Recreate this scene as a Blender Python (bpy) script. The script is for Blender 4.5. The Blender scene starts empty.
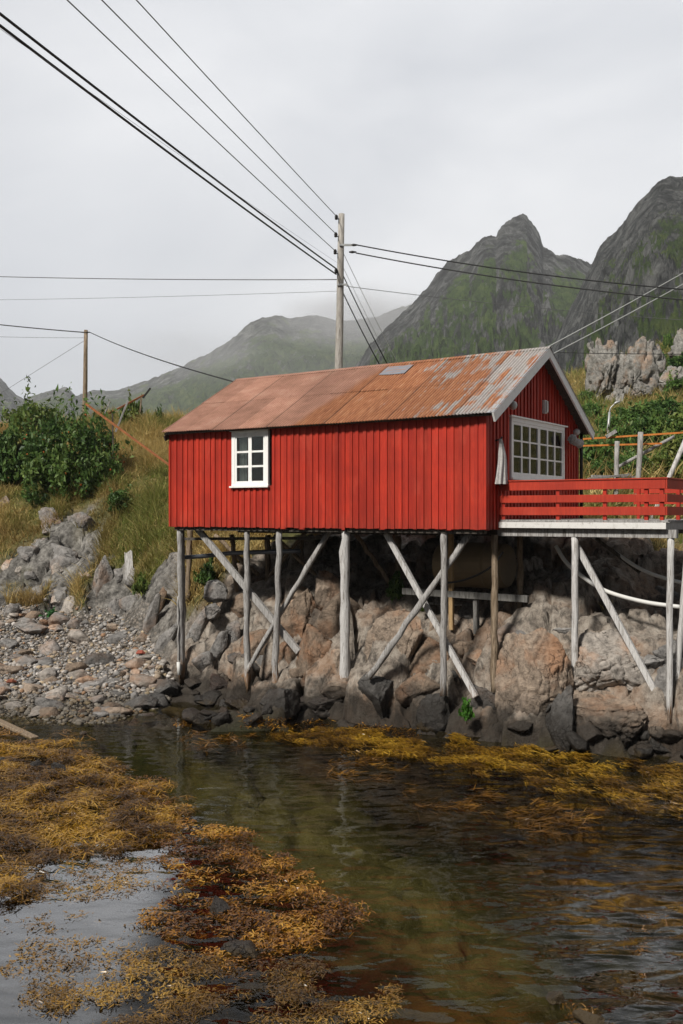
import bpy, bmesh, math, random
import numpy as np
from mathutils import Vector, Matrix

random.seed(7)
rng = np.random.default_rng(7)
scene = bpy.context.scene
COL = scene.collection
F, CX, CY, CZ = 995.6, 341.5, 514.0, 4.5        # focal length in px, principal point, eye height

# ------------------------------------------------------------------ camera
cam = bpy.data.cameras.new('camera')
cam.sensor_fit = 'VERTICAL'; cam.sensor_height = 36.0; cam.lens = 35.0
cam.shift_y = 2.0 / 1024; cam.clip_start = 0.1; cam.clip_end = 9000
camo = bpy.data.objects.new('camera', cam); COL.objects.link(camo)
camo.location = (0, 0, CZ); camo.rotation_euler = (math.radians(90), 0, 0)
scene.camera = camo

def P3(px, py, d):
    """point seen at photo pixel (px, py) at depth d metres"""
    return Vector(((px - CX) / F * d, d, CZ + (CY - py) / F * d))

# cabin frame: local x along the long wall (to the right), y into depth along the gable, z up
CO = Vector((2.88, 20.0, 0.0)); UX, UY = 0.8343, -0.5513
CANG = math.atan2(UY, UX)
def W2L(p):
    dx, dy = p[0] - CO.x, p[1] - CO.y
    return Vector((dx * UX + dy * UY, -dx * UY + dy * UX, p[2]))
def L2W(p):
    return Vector((CO.x + p[0] * UX - p[1] * UY, CO.y + p[0] * UY + p[1] * UX, p[2]))
def PS(px, py, s):
    """local point seen at a pixel on the plane y_local = s"""
    dx, dz = (px - CX) / F, (CY - py) / F
    t = (s - (CO.x * UY - CO.y * UX)) / (-dx * UY + UX)
    return W2L((dx * t, t, CZ + dz * t))
def PA(px, py, a):
    """local point seen at a pixel on the plane x_local = a"""
    dx, dz = (px - CX) / F, (CY - py) / F
    t = (a + CO.x * UX + CO.y * UY) / (dx * UX + UY)
    return W2L((dx * t, t, CZ + dz * t))

# ------------------------------------------------------------------ noise
def _h(ix, iy, iz, seed):
    h = (ix.astype(np.int64) * 374761393 + iy.astype(np.int64) * 668265263 + iz.astype(np.int64) * 2147483647 + seed * 974634777) & 0xFFFFFFFF
    h = ((h ^ (h >> 13)) * 1274126177) & 0xFFFFFFFF
    h = ((h ^ (h >> 16)) * 2246822519) & 0xFFFFFFFF
    h = h ^ (h >> 15)
    return (h & 0xFFFFFF).astype(np.float64) / 0xFFFFFF
def vnoise(P, seed=0):
    P = np.asarray(P, float); I = np.floor(P); f = P - I; f = f * f * (3 - 2 * f)
    I = I.astype(np.int64); x, y, z = I[:, 0], I[:, 1], I[:, 2]; fx, fy, fz = f[:, 0], f[:, 1], f[:, 2]
    r = 0
    for dx in (0, 1):
        wx = fx if dx else 1 - fx
        for dy in (0, 1):
            wy = fy if dy else 1 - fy
            for dz in (0, 1):
                wz = fz if dz else 1 - fz
                r = r + wx * wy * wz * _h(x + dx, y + dy, z + dz, seed)
    return r * 2 - 1
def fbm(P, octv=4, seed=0, gain=.5):
    P = np.asarray(P, float); a, s, t = 1.0, 0.0, 0.0
    for k in range(octv):
        s = s + a * vnoise(P * (2.03 ** k) + k * 17.3, seed + k); t += a; a *= gain
    return s / t
def ridged(P, octv=4, seed=0, gain=.55):
    a, s, t = 1.0, 0.0, 0.0
    for k in range(octv):
        s = s + a * (1 - 2 * np.abs(vnoise(P * (2.07 ** k) + k * 9.1, seed + k))); t += a; a *= gain
    return s / t
def worley(P, seed=0):
    P = np.asarray(P, float); I = np.floor(P).astype(np.int64); n = len(P)
    f1 = np.full(n, 9.0); f2 = np.full(n, 9.0); cid = np.zeros(n)
    for dx in (-1, 0, 1):
        for dy in (-1, 0, 1):
            for dz in (-1, 0, 1):
                c = I + np.array([dx, dy, dz])
                q = np.stack([_h(c[:, 0], c[:, 1], c[:, 2], seed + k) for k in (1, 2, 3)], 1) + c
                d = np.sqrt(((P - q) ** 2).sum(1)); idn = _h(c[:, 0], c[:, 1], c[:, 2], seed + 5)
                nearer = d < f1
                f2 = np.where(nearer, f1, np.minimum(f2, d)); cid = np.where(nearer, idn, cid); f1 = np.where(nearer, d, f1)
    return f1, f2, cid
def sstep(a, b, x):
    t = np.clip((x - a) / (b - a), 0, 1); return t * t * (3 - 2 * t)
def inpoly(x, y, poly):
    x = np.asarray(x, float); y = np.asarray(y, float); r = np.zeros(x.shape, bool); n = len(poly)
    for i in range(n):
        x0, y0 = poly[i]; x1, y1 = poly[(i + 1) % n]
        if y0 == y1: continue
        c = ((y0 > y) != (y1 > y)) & (x < (x1 - x0) * (y - y0) / (y1 - y0) + x0)
        r ^= c
    return r

# ------------------------------------------------------------------ mesh and object helpers
def np_mesh(name, V, Fc, cols=None, smooth=True, **attrs):
    V = np.ascontiguousarray(V, np.float32); Fc = np.ascontiguousarray(Fc, np.int32)
    me = bpy.data.meshes.new(name); m, k = Fc.shape
    me.vertices.add(len(V)); me.vertices.foreach_set('co', V.ravel())
    me.loops.add(m * k); me.loops.foreach_set('vertex_index', Fc.ravel())
    me.polygons.add(m); me.polygons.foreach_set('loop_start', np.arange(0, m * k, k, dtype=np.int32))
    me.update(calc_edges=True)
    if smooth: me.polygons.foreach_set('use_smooth', np.ones(m, bool))
    if cols is not None: set_col(me, 'col', cols)
    for an, av in attrs.items(): set_col(me, an, av)
    return me
def set_col(me, name, c):
    c = np.asarray(c, np.float32)
    if c.shape[1] == 3: c = np.concatenate([c, np.ones((len(c), 1), np.float32)], 1)
    a = me.attributes.new(name, 'FLOAT_COLOR', 'POINT'); a.data.foreach_set('color', np.ascontiguousarray(c).ravel())

class MB:
    """collects simple shapes into one mesh"""
    def __init__(self): self.v = []; self.f = []; self.c = []
    def add(self, vs, fs, col=(1, 1, 1)):
        o = len(self.v); self.v += [tuple(p) for p in vs]; self.f += [[i + o for i in f] for f in fs]; self.c += [tuple(col)] * len(vs)
    def box(self, x0, y0, z0, x1, y1, z1, col=(1, 1, 1)):
        self.hexa([(x0, y0, z0), (x1, y0, z0), (x1, y1, z0), (x0, y1, z0), (x0, y0, z1), (x1, y0, z1), (x1, y1, z1), (x0, y1, z1)], col)
    def hexa(self, p, col=(1, 1, 1)):
        self.add(p, [(0, 3, 2, 1), (4, 5, 6, 7), (0, 1, 5, 4), (1, 2, 6, 5), (2, 3, 7, 6), (3, 0, 4, 7)], col)
    def bar(self, a, b, w, h, up=(0, 0, 1), col=(1, 1, 1)):
        a = Vector(a); b = Vector(b); d = (b - a).normalized(); s = d.cross(Vector(up)).normalized() * (w / 2); t = s.cross(d).normalized() * (h / 2)
        self.hexa([a - s - t, a + s - t, b + s - t, b - s - t, a - s + t, a + s + t, b + s + t, b - s + t], col)
    def tube(self, pts, r, n=8, col=(1, 1, 1), caps=True, wob=0.0, seed=0):
        pts = [Vector(p) for p in pts]; R = r if isinstance(r, (list, tuple)) else [r] * len(pts); rs = random.Random(seed)
        base = len(self.v); lob = [1 + wob * (rs.random() - .5) * 1.4 for _ in range(n)]
        for i, p in enumerate(pts):
            d = (pts[min(i + 1, len(pts) - 1)] - pts[max(i - 1, 0)]).normalized()
            s = d.cross(Vector((0.31, 0.95, 0.05)) if abs(d.y) < .9 else Vector((1, 0, 0))).normalized(); t = d.cross(s)
            for k in range(n):
                q = 2 * math.pi * k / n; rr = R[i] * lob[k] * (1 + wob * (rs.random() - .5))
                self.v.append(tuple(p + s * (math.cos(q) * rr) + t * (math.sin(q) * rr))); self.c.append(tuple(col))
        for i in range(len(pts) - 1):
            for k in range(n):
                a = base + i * n + k; b = base + i * n + (k + 1) % n
                self.f.append([a, b, b + n, a + n])
        if caps:
            self.f.append([base + k for k in reversed(range(n))]); e = base + (len(pts) - 1) * n; self.f.append([e + k for k in range(n)])
    def build(self, name, mat, parent=None, smooth=False, bevel=0.0):
        me = bpy.data.meshes.new(name); me.from_pydata(self.v, [], self.f); me.update()
        set_col(me, 'col', np.array(self.c, np.float32).reshape(-1, 3))
        if bevel:
            bm = bmesh.new(); bm.from_mesh(me)
            bmesh.ops.bevel(bm, geom=list(bm.edges), offset=bevel, segments=1, affect='EDGES', profile=.5)
            bm.to_mesh(me); bm.free()
        bm = bmesh.new(); bm.from_mesh(me); bmesh.ops.recalc_face_normals(bm, faces=bm.faces); bm.to_mesh(me); bm.free()
        if smooth: me.polygons.foreach_set('use_smooth', np.ones(len(me.polygons), bool))
        return link(name, me, mat, parent)

def link(name, me, mat, parent=None):
    o = bpy.data.objects.new(name, me); COL.objects.link(o)
    if mat is not None:
        if len(me.materials) == 0: me.materials.append(mat)
    if parent is not None: o.parent = parent
    return o
def tag(o, label=None, cat=None, group=None, kind=None):
    if label: o['label'] = label
    if cat: o['category'] = cat
    if group: o['group'] = group
    if kind: o['kind'] = kind
    return o
def empty(name, loc, rz=0.0, label=None, cat=None, group=None):
    o = bpy.data.objects.new(name, None); COL.objects.link(o); o.location = loc; o.rotation_euler = (0, 0, rz); o.empty_display_size = .2
    return tag(o, label, cat, group)
def lerp(a, b, t): return Vector(a) * (1 - t) + Vector(b) * t
def line_pts(a, b, n=5, jit=0.0, seed=0):
    rs = random.Random(seed)
    return [lerp(a, b, i / (n - 1)) + Vector([(rs.random() - .5) * 2 * jit for _ in range(3)]) for i in range(n)]

# ------------------------------------------------------------------ materials
class NT:
    def __init__(self, name):
        self.m = bpy.data.materials.new(name); self.m.use_nodes = True; self.t = self.m.node_tree
        self.t.nodes.clear(); self.out = self.t.nodes.new('ShaderNodeOutputMaterial')
    def n(self, typ, props=None, **ins):
        nd = self.t.nodes.new(typ)
        for k, v in (props or {}).items(): setattr(nd, k, v)
        for k, v in ins.items(): self.set(nd, k.replace('_', ' '), v)
        return nd
    def set(self, nd, key, v):
        s = nd.inputs[int(key[1:])] if key[0] == '#' else nd.inputs[key]
        if isinstance(v, bpy.types.NodeSocket): self.t.links.new(v, s)
        elif isinstance(v, bpy.types.Node): self.t.links.new(v.outputs[0], s)
        elif isinstance(v, (tuple, list)) and s.type == 'RGBA' and len(v) == 3: s.default_value = (*v, 1)
        else: s.default_value = v
    def co(self, kind='Object', scale=(1, 1, 1), rot=(0, 0, 0)):
        if kind == 'World': src = self.n('ShaderNodeNewGeometry').outputs['Position']
        else: src = self.n('ShaderNodeTexCoord').outputs[kind]
        mp = self.n('ShaderNodeMapping'); self.set(mp, 'Vector', src); mp.inputs['Scale'].default_value = scale; mp.inputs['Rotation'].default_value = rot
        return mp.outputs[0]
    def noise(self, vec, scale, detail=4, rough=.55, dist=0):
        return self.n('ShaderNodeTexNoise', Vector=vec, Scale=scale, Detail=detail, Roughness=rough, Distortion=dist).outputs['Fac']
    def voro(self, vec, scale, feature='F1', out='Distance', rnd=1.0):
        nd = self.n('ShaderNodeTexVoronoi', {'feature': feature}, Vector=vec, Scale=scale, Randomness=rnd); return nd.outputs[out]
    def ramp(self, fac, stops, interp='LINEAR'):
        nd = self.n('ShaderNodeValToRGB'); self.set(nd, 'Fac', fac); r = nd.color_ramp; r.interpolation = interp
        while len(r.elements) < len(stops): r.elements.new(.5)
        for e, (p, c) in zip(r.elements, stops):
            e.position = p; e.color = (*c, 1) if isinstance(c, (tuple, list)) else (c, c, c, 1)
        return nd.outputs[0]
    def mix(self, fac, a, b, blend='MIX'):
        nd = self.n('ShaderNodeMix', {'data_type': 'RGBA', 'blend_type': blend})
        self.set(nd, '#0', fac); self.set(nd, '#6', a); self.set(nd, '#7', b); return nd.outputs[2]
    def math(self, op, a, b=0.0, c=0.0, clamp=False):
        nd = self.n('ShaderNodeMath', {'operation': op, 'use_clamp': clamp}); self.set(nd, '#0', a); self.set(nd, '#1', b); self.set(nd, '#2', c); return nd.outputs[0]
    def maprange(self, v, a, b, c=0.0, d=1.0):
        nd = self.n('ShaderNodeMapRange', {'interpolation_type': 'SMOOTHSTEP'}); 
        for k, x in zip(('Value', 'From Min', 'From Max', 'To Min', 'To Max'), (v, a, b, c, d)): self.set(nd, k, x)
        return nd.outputs[0]
    def attr(self, name, out='Color'):
        return self.n('ShaderNodeAttribute', {'attribute_name': name}).outputs[out]
    def xyz(self, vec):
        nd = self.n('ShaderNodeSeparateXYZ'); self.set(nd, 'Vector', vec); return nd.outputs
    def bump(self, h, strength=.5, dist=.02, normal=None):
        nd = self.n('ShaderNodeBump', Strength=strength, Distance=dist); self.set(nd, 'Height', h)
        if normal is not None: self.set(nd, 'Normal', normal)
        return nd.outputs[0]
    def done(self, color, rough=.8, normal=None, spec=.3, metal=0.0, trans=None):
        b = self.n('ShaderNodeBsdfPrincipled'); self.set(b, 'Base Color', color); self.set(b, 'Roughness', rough)
        self.set(b, 'Specular IOR Level', spec); self.set(b, 'Metallic', metal)
        if normal is not None: self.set(b, 'Normal', normal)
        surf = b.outputs[0]
        if trans is not None:
            tr = self.n('ShaderNodeBsdfTranslucent'); self.set(tr, 'Color', color)
            mx = self.n('ShaderNodeMixShader', Fac=trans); self.set(mx, '#1', surf); self.set(mx, '#2', tr.outputs[0]); surf = mx.outputs[0]
        self.t.links.new(surf, self.out.inputs['Surface']); return self.m

def mat_red():
    t = NT('red_paint'); v = t.co('Object', (1, 1, 1)); g = t.noise(t.co('Object', (14, 14, 1.2)), 3, 5, .6)
    big = t.noise(v, 1.3, 3)
    c = t.ramp(g, [(.3, (.34, .024, .012)), (.55, (.44, .032, .015)), (.78, (.50, .05, .024))])
    c = t.mix(t.maprange(big, .38, .68, 0, .5), c, (.28, .02, .012))
    zl = t.xyz(t.n('ShaderNodeTexCoord').outputs['Object'])[2]; gr2 = t.noise(t.co('Object', (30, 30, .8)), 2, 4, .6); c = t.mix(t.maprange(gr2, .45, .30, 0, .35), c, (.16, .012, .008))
    low = t.math('ADD', zl, t.math('MULTIPLY', t.math('SUBTRACT', g, .5), 1.1)); c = t.mix(t.maprange(low, 4.55, 4.2, 0, .30), c, (.17, .03, .02))
    c = t.mix(1.0, c, t.attr('col'), 'MULTIPLY')
    c = t.mix(t.maprange(t.noise(t.co('Object', (1, 1, .5)), 2.4, 4, .6), .52, .72, 0, .35), c, (.52, .075, .045))
    # weathered patches where the paint has worn
    w = t.maprange(t.noise(t.co('Object', (9, 9, .7)), 2.2, 6, .7), .68, .8)
    c = t.mix(t.math('MULTIPLY', w, .35), c, (.3, .09, .07))
    return t.done(c, .62, t.bump(g, .25, .006), .25)
def mat_white(name='white_paint', base=(.86, .86, .84), dirt=(.50, .48, .44), amt=.4):
    t = NT(name); g = t.noise(t.co('Object', (3, 3, 3)), 2.5, 6, .65)
    g2 = t.noise(t.co('Object', (25, 25, 4)), 2, 4, .6)
    c = t.mix(t.math('MULTIPLY', t.maprange(g, .5, .78), amt), base, dirt)
    c = t.mix(t.math('MULTIPLY', t.maprange(g2, .6, .8), amt * .7), c, dirt)
    return t.done(c, .55, t.bump(g2, .15, .004), .3)
def mat_wood(name, a, b, c3, stain=True, top=.95):
    t = NT(name); v = t.co('Object', (16, 16, 1.6)); g = t.noise(v, 2.2, 6, .68, .4)
    big = t.noise(t.co('Object', (1, 1, .6)), 2.1, 3)
    c = t.ramp(g, [(.36, c3), (.46, b), (.60, a)])
    c = t.mix(t.maprange(big, .4, .72, 0, .5), c, b)
    knots = t.maprange(t.voro(t.co('Object', (5, 5, 2.2)), 2.2), .09, .16, 1, 0)
    c = t.mix(t.math('MULTIPLY', knots, .55), c, c3)
    if stain:
        # rotten, algae-stained feet that stand in the tide
        z = t.xyz(t.n('ShaderNodeNewGeometry').outputs['Position'])[2]
        zz = t.math('ADD', z, t.math('MULTIPLY', t.math('SUBTRACT', g, .5), 1.4))
        f = t.maprange(zz, top, top - .35)
        c = t.mix(t.math('MULTIPLY', f, .8), c, (.23, .11, .035))
        f2 = t.maprange(zz, .62, .3); c = t.mix(t.math('MULTIPLY', f2, .9), c, (.04, .032, .02))
    return t.done(c, .85, t.bump(g, 1.0, .022), .15)
def mat_plain(name, base, rough=.6, var=.25, spec=.3, metal=0.0, scale=6):
    t = NT(name); g = t.noise(t.co('Object'), scale, 5, .6)
    c = t.mix(g, tuple(x * (1 - var) for x in base), tuple(min(1, x * (1 + var)) for x in base))
    return t.done(c, rough, t.bump(g, .2, .005), spec, metal)
def mat_rust(name='rusty_steel', a=(.42, .15, .04), b=(.2, .07, .03)):
    t = NT(name); g = t.noise(t.co('Object'), 9, 6, .7)
    c = t.ramp(g, [(.3, b), (.55, a), (.8, (.5, .22, .08))])
    return t.done(c, .85, t.bump(g, .3, .006), .2)
def mat_roof():
    t = NT('corrugated_iron'); o = t.n('ShaderNodeTexCoord').outputs['Object']; x, y, z = t.xyz(o)
    st = t.co('Object', (6.0, .55, .55)); streak = t.noise(st, 1.5, 5, .62)
    fine = t.noise(t.co('Object', (18, 3, 3)), 2.0, 5, .65); blot = t.noise(t.co('Object', (1.0, 1.2, 1.2)), 1.7, 4, .6)
    # old dull sheets
    old = t.ramp(blot, [(.3, (.27, .14, .095)), (.55, (.38, .20, .142)), (.8, (.47, .29, .215))])
    old = t.mix(t.maprange(fine, .54, .72, 0, .6), old, (.20, .095, .065))
    old = t.mix(1.0, old, t.attr('col'), 'MULTIPLY')
    # bright rust running down bare zinc
    grey = t.ramp(fine, [(.3, (.25, .235, .225)), (.7, (.38, .36, .345))])
    rust = t.ramp(t.noise(t.co('Object', (5, 1, 1)), 3, 5, .6), [(.3, (.23, .085, .038)), (.55, (.35, .145, .065)), (.8, (.44, .235, .13))])
    amt = t.math('ADD', t.math('MULTIPLY', streak, .75), t.math('MULTIPLY', blot, .45))
    amt = t.math('SUBTRACT', amt, t.math('ADD', t.maprange(x, -1.5, .25, 0, .13), t.maprange(y, 1.5, 2.6, 0, .07)))
    amt = t.math('ADD', amt, t.maprange(x, -3.2, -1.6, .1, 0.0))
    f = t.maprange(amt, .455, .565)
    new = t.mix(f, grey, rust); new = t.mix(1.0, new, t.attr('col'), 'MULTIPLY')
    edge = t.math('ADD', t.math('ADD', x, t.math('MULTIPLY', t.math('SUBTRACT', y, 1.3), -.30)), t.math('MULTIPLY', t.math('SUBTRACT', blot, .5), .5))
    c = t.mix(t.maprange(edge, -4.35, -4.0), old, new)
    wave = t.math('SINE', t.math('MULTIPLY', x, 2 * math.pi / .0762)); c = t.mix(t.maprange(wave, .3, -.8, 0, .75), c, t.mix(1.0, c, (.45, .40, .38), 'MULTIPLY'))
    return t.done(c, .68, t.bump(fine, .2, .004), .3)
def mat_zinc(name='zinc_sheet', base=(.36, .37, .39)):
    t = NT(name); g = t.noise(t.co('Object', (1, 1, 1)), 7, 5, .65); h = t.noise(t.co('Object', (1, 4, 4)), 3, 5, .6)
    c = t.mix(g, tuple(.75 * q for q in base), tuple(1.2 * q for q in base))
    c = t.mix(t.maprange(h, .48, .62, 0, .75), c, (.34, .16, .085))
    return t.done(c, .5, t.bump(g, .2, .004), .4, .2)
def mat_glass():
    t = NT('window_glass'); fr = t.n('ShaderNodeFresnel', IOR=1.5)
    nb = t.bump(t.noise(t.co('Object'), 2.3, 2), .05, .02); t.set(fr, 'Normal', nb)
    gl = t.n('ShaderNodeBsdfGlossy', Roughness=.02, Color=(1, 1, 1)); t.set(gl, 'Normal', nb)
    tr = t.n('ShaderNodeBsdfTransparent', Color=(.86, .9, .88))
    mx = t.n('ShaderNodeMixShader'); t.set(mx, 'Fac', t.math('MULTIPLY', fr.outputs[0], 1.0, clamp=True)); t.set(mx, '#1', tr.outputs[0]); t.set(mx, '#2', gl.outputs[0])
    t.t.links.new(mx.outputs[0], t.out.inputs['Surface']); return t.m
def mat_rock(name='rock'):
    t = NT(name); w = t.co('World'); oi = t.n('ShaderNodeObjectInfo'); tint = oi.outputs['Color']; dry = t.math('SUBTRACT', 1.0, oi.outputs['Alpha'])
    big = t.noise(w, .9, 4, .6, .3); mid = t.noise(w, 5, 6, .68); fine = t.noise(w, 28, 5, .7)
    wp = t.n('ShaderNodeVectorMath', {'operation': 'ADD'}); t.set(wp, '#0', w)
    sc = t.n('ShaderNodeVectorMath', {'operation': 'SCALE'}); nz = t.n('ShaderNodeTexNoise', Vector=w, Scale=1.3, Detail=5); t.set(sc, '#0', nz.outputs['Color']); t.set(sc, 'Scale', 1.2); t.set(wp, '#1', sc.outputs[0])
    crack = t.voro(wp.outputs[0], 1.25, 'DISTANCE_TO_EDGE'); crack2 = t.voro(wp.outputs[0], 3.6, 'DISTANCE_TO_EDGE')
    m12 = t.noise(w, 13, 5, .7); c = t.ramp(t.math('ADD', t.math('MULTIPLY', mid, .6), t.math('MULTIPLY', m12, .4)), [(.33, (.25, .25, .25)), (.48, (.85, .85, .85)), (.66, (1.45, 1.45, 1.45))])
    c = t.mix(1.0, tint, c, 'MULTIPLY')
    c = t.mix(t.maprange(big, .48, .70, 0, .6), c, t.mix(1.0, tint, (1.3, .80, .50), 'MULTIPLY'))
    c = t.mix(t.maprange(big, .42, .25, 0, .5), c, t.mix(1.0, tint, (.6, .62, .66), 'MULTIPLY'))
    c = t.mix(t.maprange(fine, .58, .75, 0, .5), c, t.mix(1.0, c, (.45, .45, .45), 'MULTIPLY'))
    lich = t.maprange(t.noise(w, 7, 5, .75), .64, .7, 0, .45); c = t.mix(lich, c, (.40, .39, .36))
    cr = t.math('MULTIPLY', t.math('MAXIMUM', t.maprange(crack, .012, .0), t.math('MULTIPLY', t.maprange(crack2, .02, 0.0), .6)), t.maprange(t.noise(w, 1.7, 3), .50, .62))
    c = t.mix(t.math('MULTIPLY', cr, .6), c, (.05, .043, .036))
    # tidal band: black lichen above the water, weed-brown at it
    z = t.xyz(t.n('ShaderNodeNewGeometry').outputs['Position'])[2]
    zz = t.math('ADD', t.math('ADD', z, dry), t.math('MULTIPLY', t.math('SUBTRACT', t.noise(w, 1.6, 5, .65), .5), t.math('SUBTRACT', 1.3, dry)))
    f = t.maprange(zz, 1.1, .4); c = t.mix(t.math('MULTIPLY', f, .92), c, (.022, .019, .016))
    f2 = t.maprange(zz, .12, -.1); c = t.mix(t.math('MULTIPLY', f2, .6), c, (.07, .045, .015))
    hgt = t.math('ADD', t.math('MULTIPLY', mid, .6), t.math('MULTIPLY', fine, .2)); hgt = t.math('ADD', hgt, t.math('MULTIPLY', m12, .4)); hgt = t.math('SUBTRACT', hgt, t.math('MULTIPLY', cr, .5))
    rough = t.maprange(f, 0, 1, .85, .45)
    return t.done(c, rough, t.bump(hgt, 1.0, .10), .3)
def mat_ground():
    """shore: attribute mask r = grass, g = pebble beach, b = sea bed, rest rock"""
    t = NT('shore_ground'); w = t.co('World'); r, g, b = t.xyz(t.attr('mask'))
    big = t.noise(w, .8, 4, .6); mid = t.noise(w, 5, 6, .68); fine = t.noise(w, 30, 5, .7)
    rock = t.ramp(mid, [(.30, (.06, .052, .045)), (.48, (.25, .215, .18)), (.68, (.40, .36, .31))])
    rock = t.mix(t.maprange(big, .45, .7, 0, .55), rock, (.27, .15, .08))
    strat = t.noise(t.co('World', (3.2, 1.2, 1.4), (0, .5, .58)), 1.6, 6, .7, .5); rock = t.mix(t.maprange(strat, .5, .36, 0, .75), rock, (.05, .045, .04))
    gl = t.maprange(t.xyz(t.n('ShaderNodeNewGeometry').outputs['Position'])[0], -3.4, -5.2); rock = t.mix(gl, rock, t.mix(1.0, t.ramp(mid, [(.32, (.035, .033, .03)), (.48, (.15, .142, .13)), (.68, (.33, .315, .29))]), t.ramp(big, [(.35, .6), (.65, 1.15)]), 'MULTIPLY'))
    soil = t.ramp(t.noise(w, 2.2, 5), [(.3, (.045, .05, .015)), (.5, (.10, .095, .03)), (.72, (.2, .15, .06))])
    pebc = t.n('ShaderNodeTexVoronoi', Vector=w, Scale=11.0); pv = t.xyz(pebc.outputs['Color'])[0]
    peb = t.ramp(pv, [(0, (.12, .11, .1)), (.4, (.25, .22, .19)), (.7, (.33, .27, .21)), (1, (.48, .44, .4))])
    peb = t.mix(t.maprange(pebc.outputs['Distance'], .3, .62, 0, .9), peb, (.05, .043, .035))
    # sea bed: olive silt, a brown patch, dark weed
    sv = t.noise(t.co('World', (1, .8, 1)), .55, 5, .6, .5)
    bo, bs, bw = t.xyz(t.attr('bed'))
    sea = t.ramp(sv, [(.3, (.012, .013, .006)), (.5, (.03, .031, .014)), (.75, (.06, .055, .025))])
    olive = t.ramp(t.noise(t.co('World', (1.4, .9, 1), (0, 0, .5)), 1.3, 5, .65), [(.3, (.055, .056, .026)), (.5, (.14, .132, .066)), (.75, (.22, .20, .11))])
    olive = t.mix(t.maprange(t.noise(w, 1.5, 5, .65), .56, .68, 0, .75), olive, (.03, .034, .012))
    sea = t.mix(bo, sea, olive)
    sea = t.mix(bs, sea, t.ramp(t.noise(w, 2.4, 5, .65), [(.35, (.10, .062, .018)), (.7, (.24, .155, .05))]))
    sea = t.mix(t.math('MULTIPLY', bw, .85), sea, t.ramp(t.noise(w, 3.5, 5, .7), [(.35, (.014, .009, .003)), (.7, (.065, .036, .010))]))
    sea = t.mix(t.maprange(t.noise(t.co('World', (2.2, 1, 1), (0, 0, .5)), 6, 5, .7), .55, .75, 0, .25), sea, (.22, .21, .11))
    c = t.mix(r, rock, soil); c = t.mix(g, c, peb)
    z = t.xyz(t.n('ShaderNodeNewGeometry').outputs['Position'])[2]
    zz = t.math('ADD', z, t.math('MULTIPLY', t.math('SUBTRACT', t.noise(w, 1.6, 5, .65), .5), t.mix(g, (1.2, 1.2, 1.2), (.25, .25, .25))))
    f = t.maprange(zz, t.math('SUBTRACT', .9, t.math('MULTIPLY', g, .68)), t.math('SUBTRACT', .35, t.math('MULTIPLY', g, .30)))
    c = t.mix(t.math('MULTIPLY', f, .90), c, (.022, .018, .014))
    c = t.mix(b, c, sea)
    hgt = t.math('ADD', t.math('MULTIPLY', mid, .6), t.math('MULTIPLY', fine, .3))
    hgt = t.math('ADD', hgt, t.math('MULTIPLY', t.noise(w, 13, 5, .7), .4))
    hgt = t.math('SUBTRACT', hgt, t.math('MULTIPLY', t.math('MULTIPLY', pebc.outputs['Distance'], g), 1.0))
    return t.done(c, .85, t.bump(hgt, 1.0, .09), .2)
def mat_water():
    t = NT('sea_water'); w = t.co('World')
    yx = t.xyz(w)
    small = t.noise(t.co('World', (1.0, 1.7, 1), (0, 0, .25)), 4.2, 2, .5, .3)
    big = t.noise(t.co('World', (.8, 1.5, 1), (0, 0, -.45)), 2.0, 1, .4, .25)
    # the breeze ruffles the right side, the weed calms the left
    gust = t.maprange(t.noise(w, .5, 2), .38, .62, .35, 1.0)
    am = t.math('ADD', t.maprange(yx[0], -2.6, -1.6, .05, .17), t.math('MULTIPLY', t.maprange(yx[0], 1.3, 3.2, 0.0, 2.1), gust))
    h = t.math('ADD', t.math('MULTIPLY', small, .16), big); h = t.math('MULTIPLY', h, am)
    nb = t.bump(h, 1.0, .22)
    refl_gain = t.math('ADD', t.math('ADD', .52, t.math('MULTIPLY', t.maprange(yx[0], 1.7, 2.9, 0, 1.3), t.maprange(yx[1], 14.0, 10.5))), t.math('MULTIPLY', t.maprange(yx[0], -1.8, -2.4, 0, 1.9), t.maprange(yx[1], 15.5, 13.0)))  # mirror strength raised by position, painting bright sky reflections near left and right
    fr = t.n('ShaderNodeFresnel', IOR=1.36); t.set(fr, 'Normal', nb)
    gl = t.n('ShaderNodeBsdfGlossy', Roughness=.03, Color=(1, 1, 1)); t.set(gl, 'Normal', nb)
    tr = t.n('ShaderNodeBsdfTransparent', Color=(.72, .69, .52))
    mx = t.n('ShaderNodeMixShader'); t.set(mx, 'Fac', t.math('MULTIPLY', fr.outputs[0], refl_gain, clamp=True)); t.set(mx, '#1', tr.outputs[0]); t.set(mx, '#2', gl.outputs[0])
    t.t.links.new(mx.outputs[0], t.out.inputs['Surface']); return t.m
def mat_leaf(name, rough=.6, trans=.25, var=True):
    t = NT(name); c = t.attr('col')
    return t.done(c, rough, None, .25, 0.0, trans)
def mat_weed():
    t = NT('seaweed_fronds'); c = t.attr('col'); return t.done(c, .30, None, .5, 0.0, .12)
def mat_pebble():
    t = NT('pebbles'); c = t.attr('col'); g = t.noise(t.co('World'), 30, 4, .7)
    c = t.mix(1.0, c, t.ramp(g, [(.3, .65), (.7, 1.25)]), 'MULTIPLY'); return t.done(c, .8, t.bump(g, .3, .01), .25)
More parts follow.
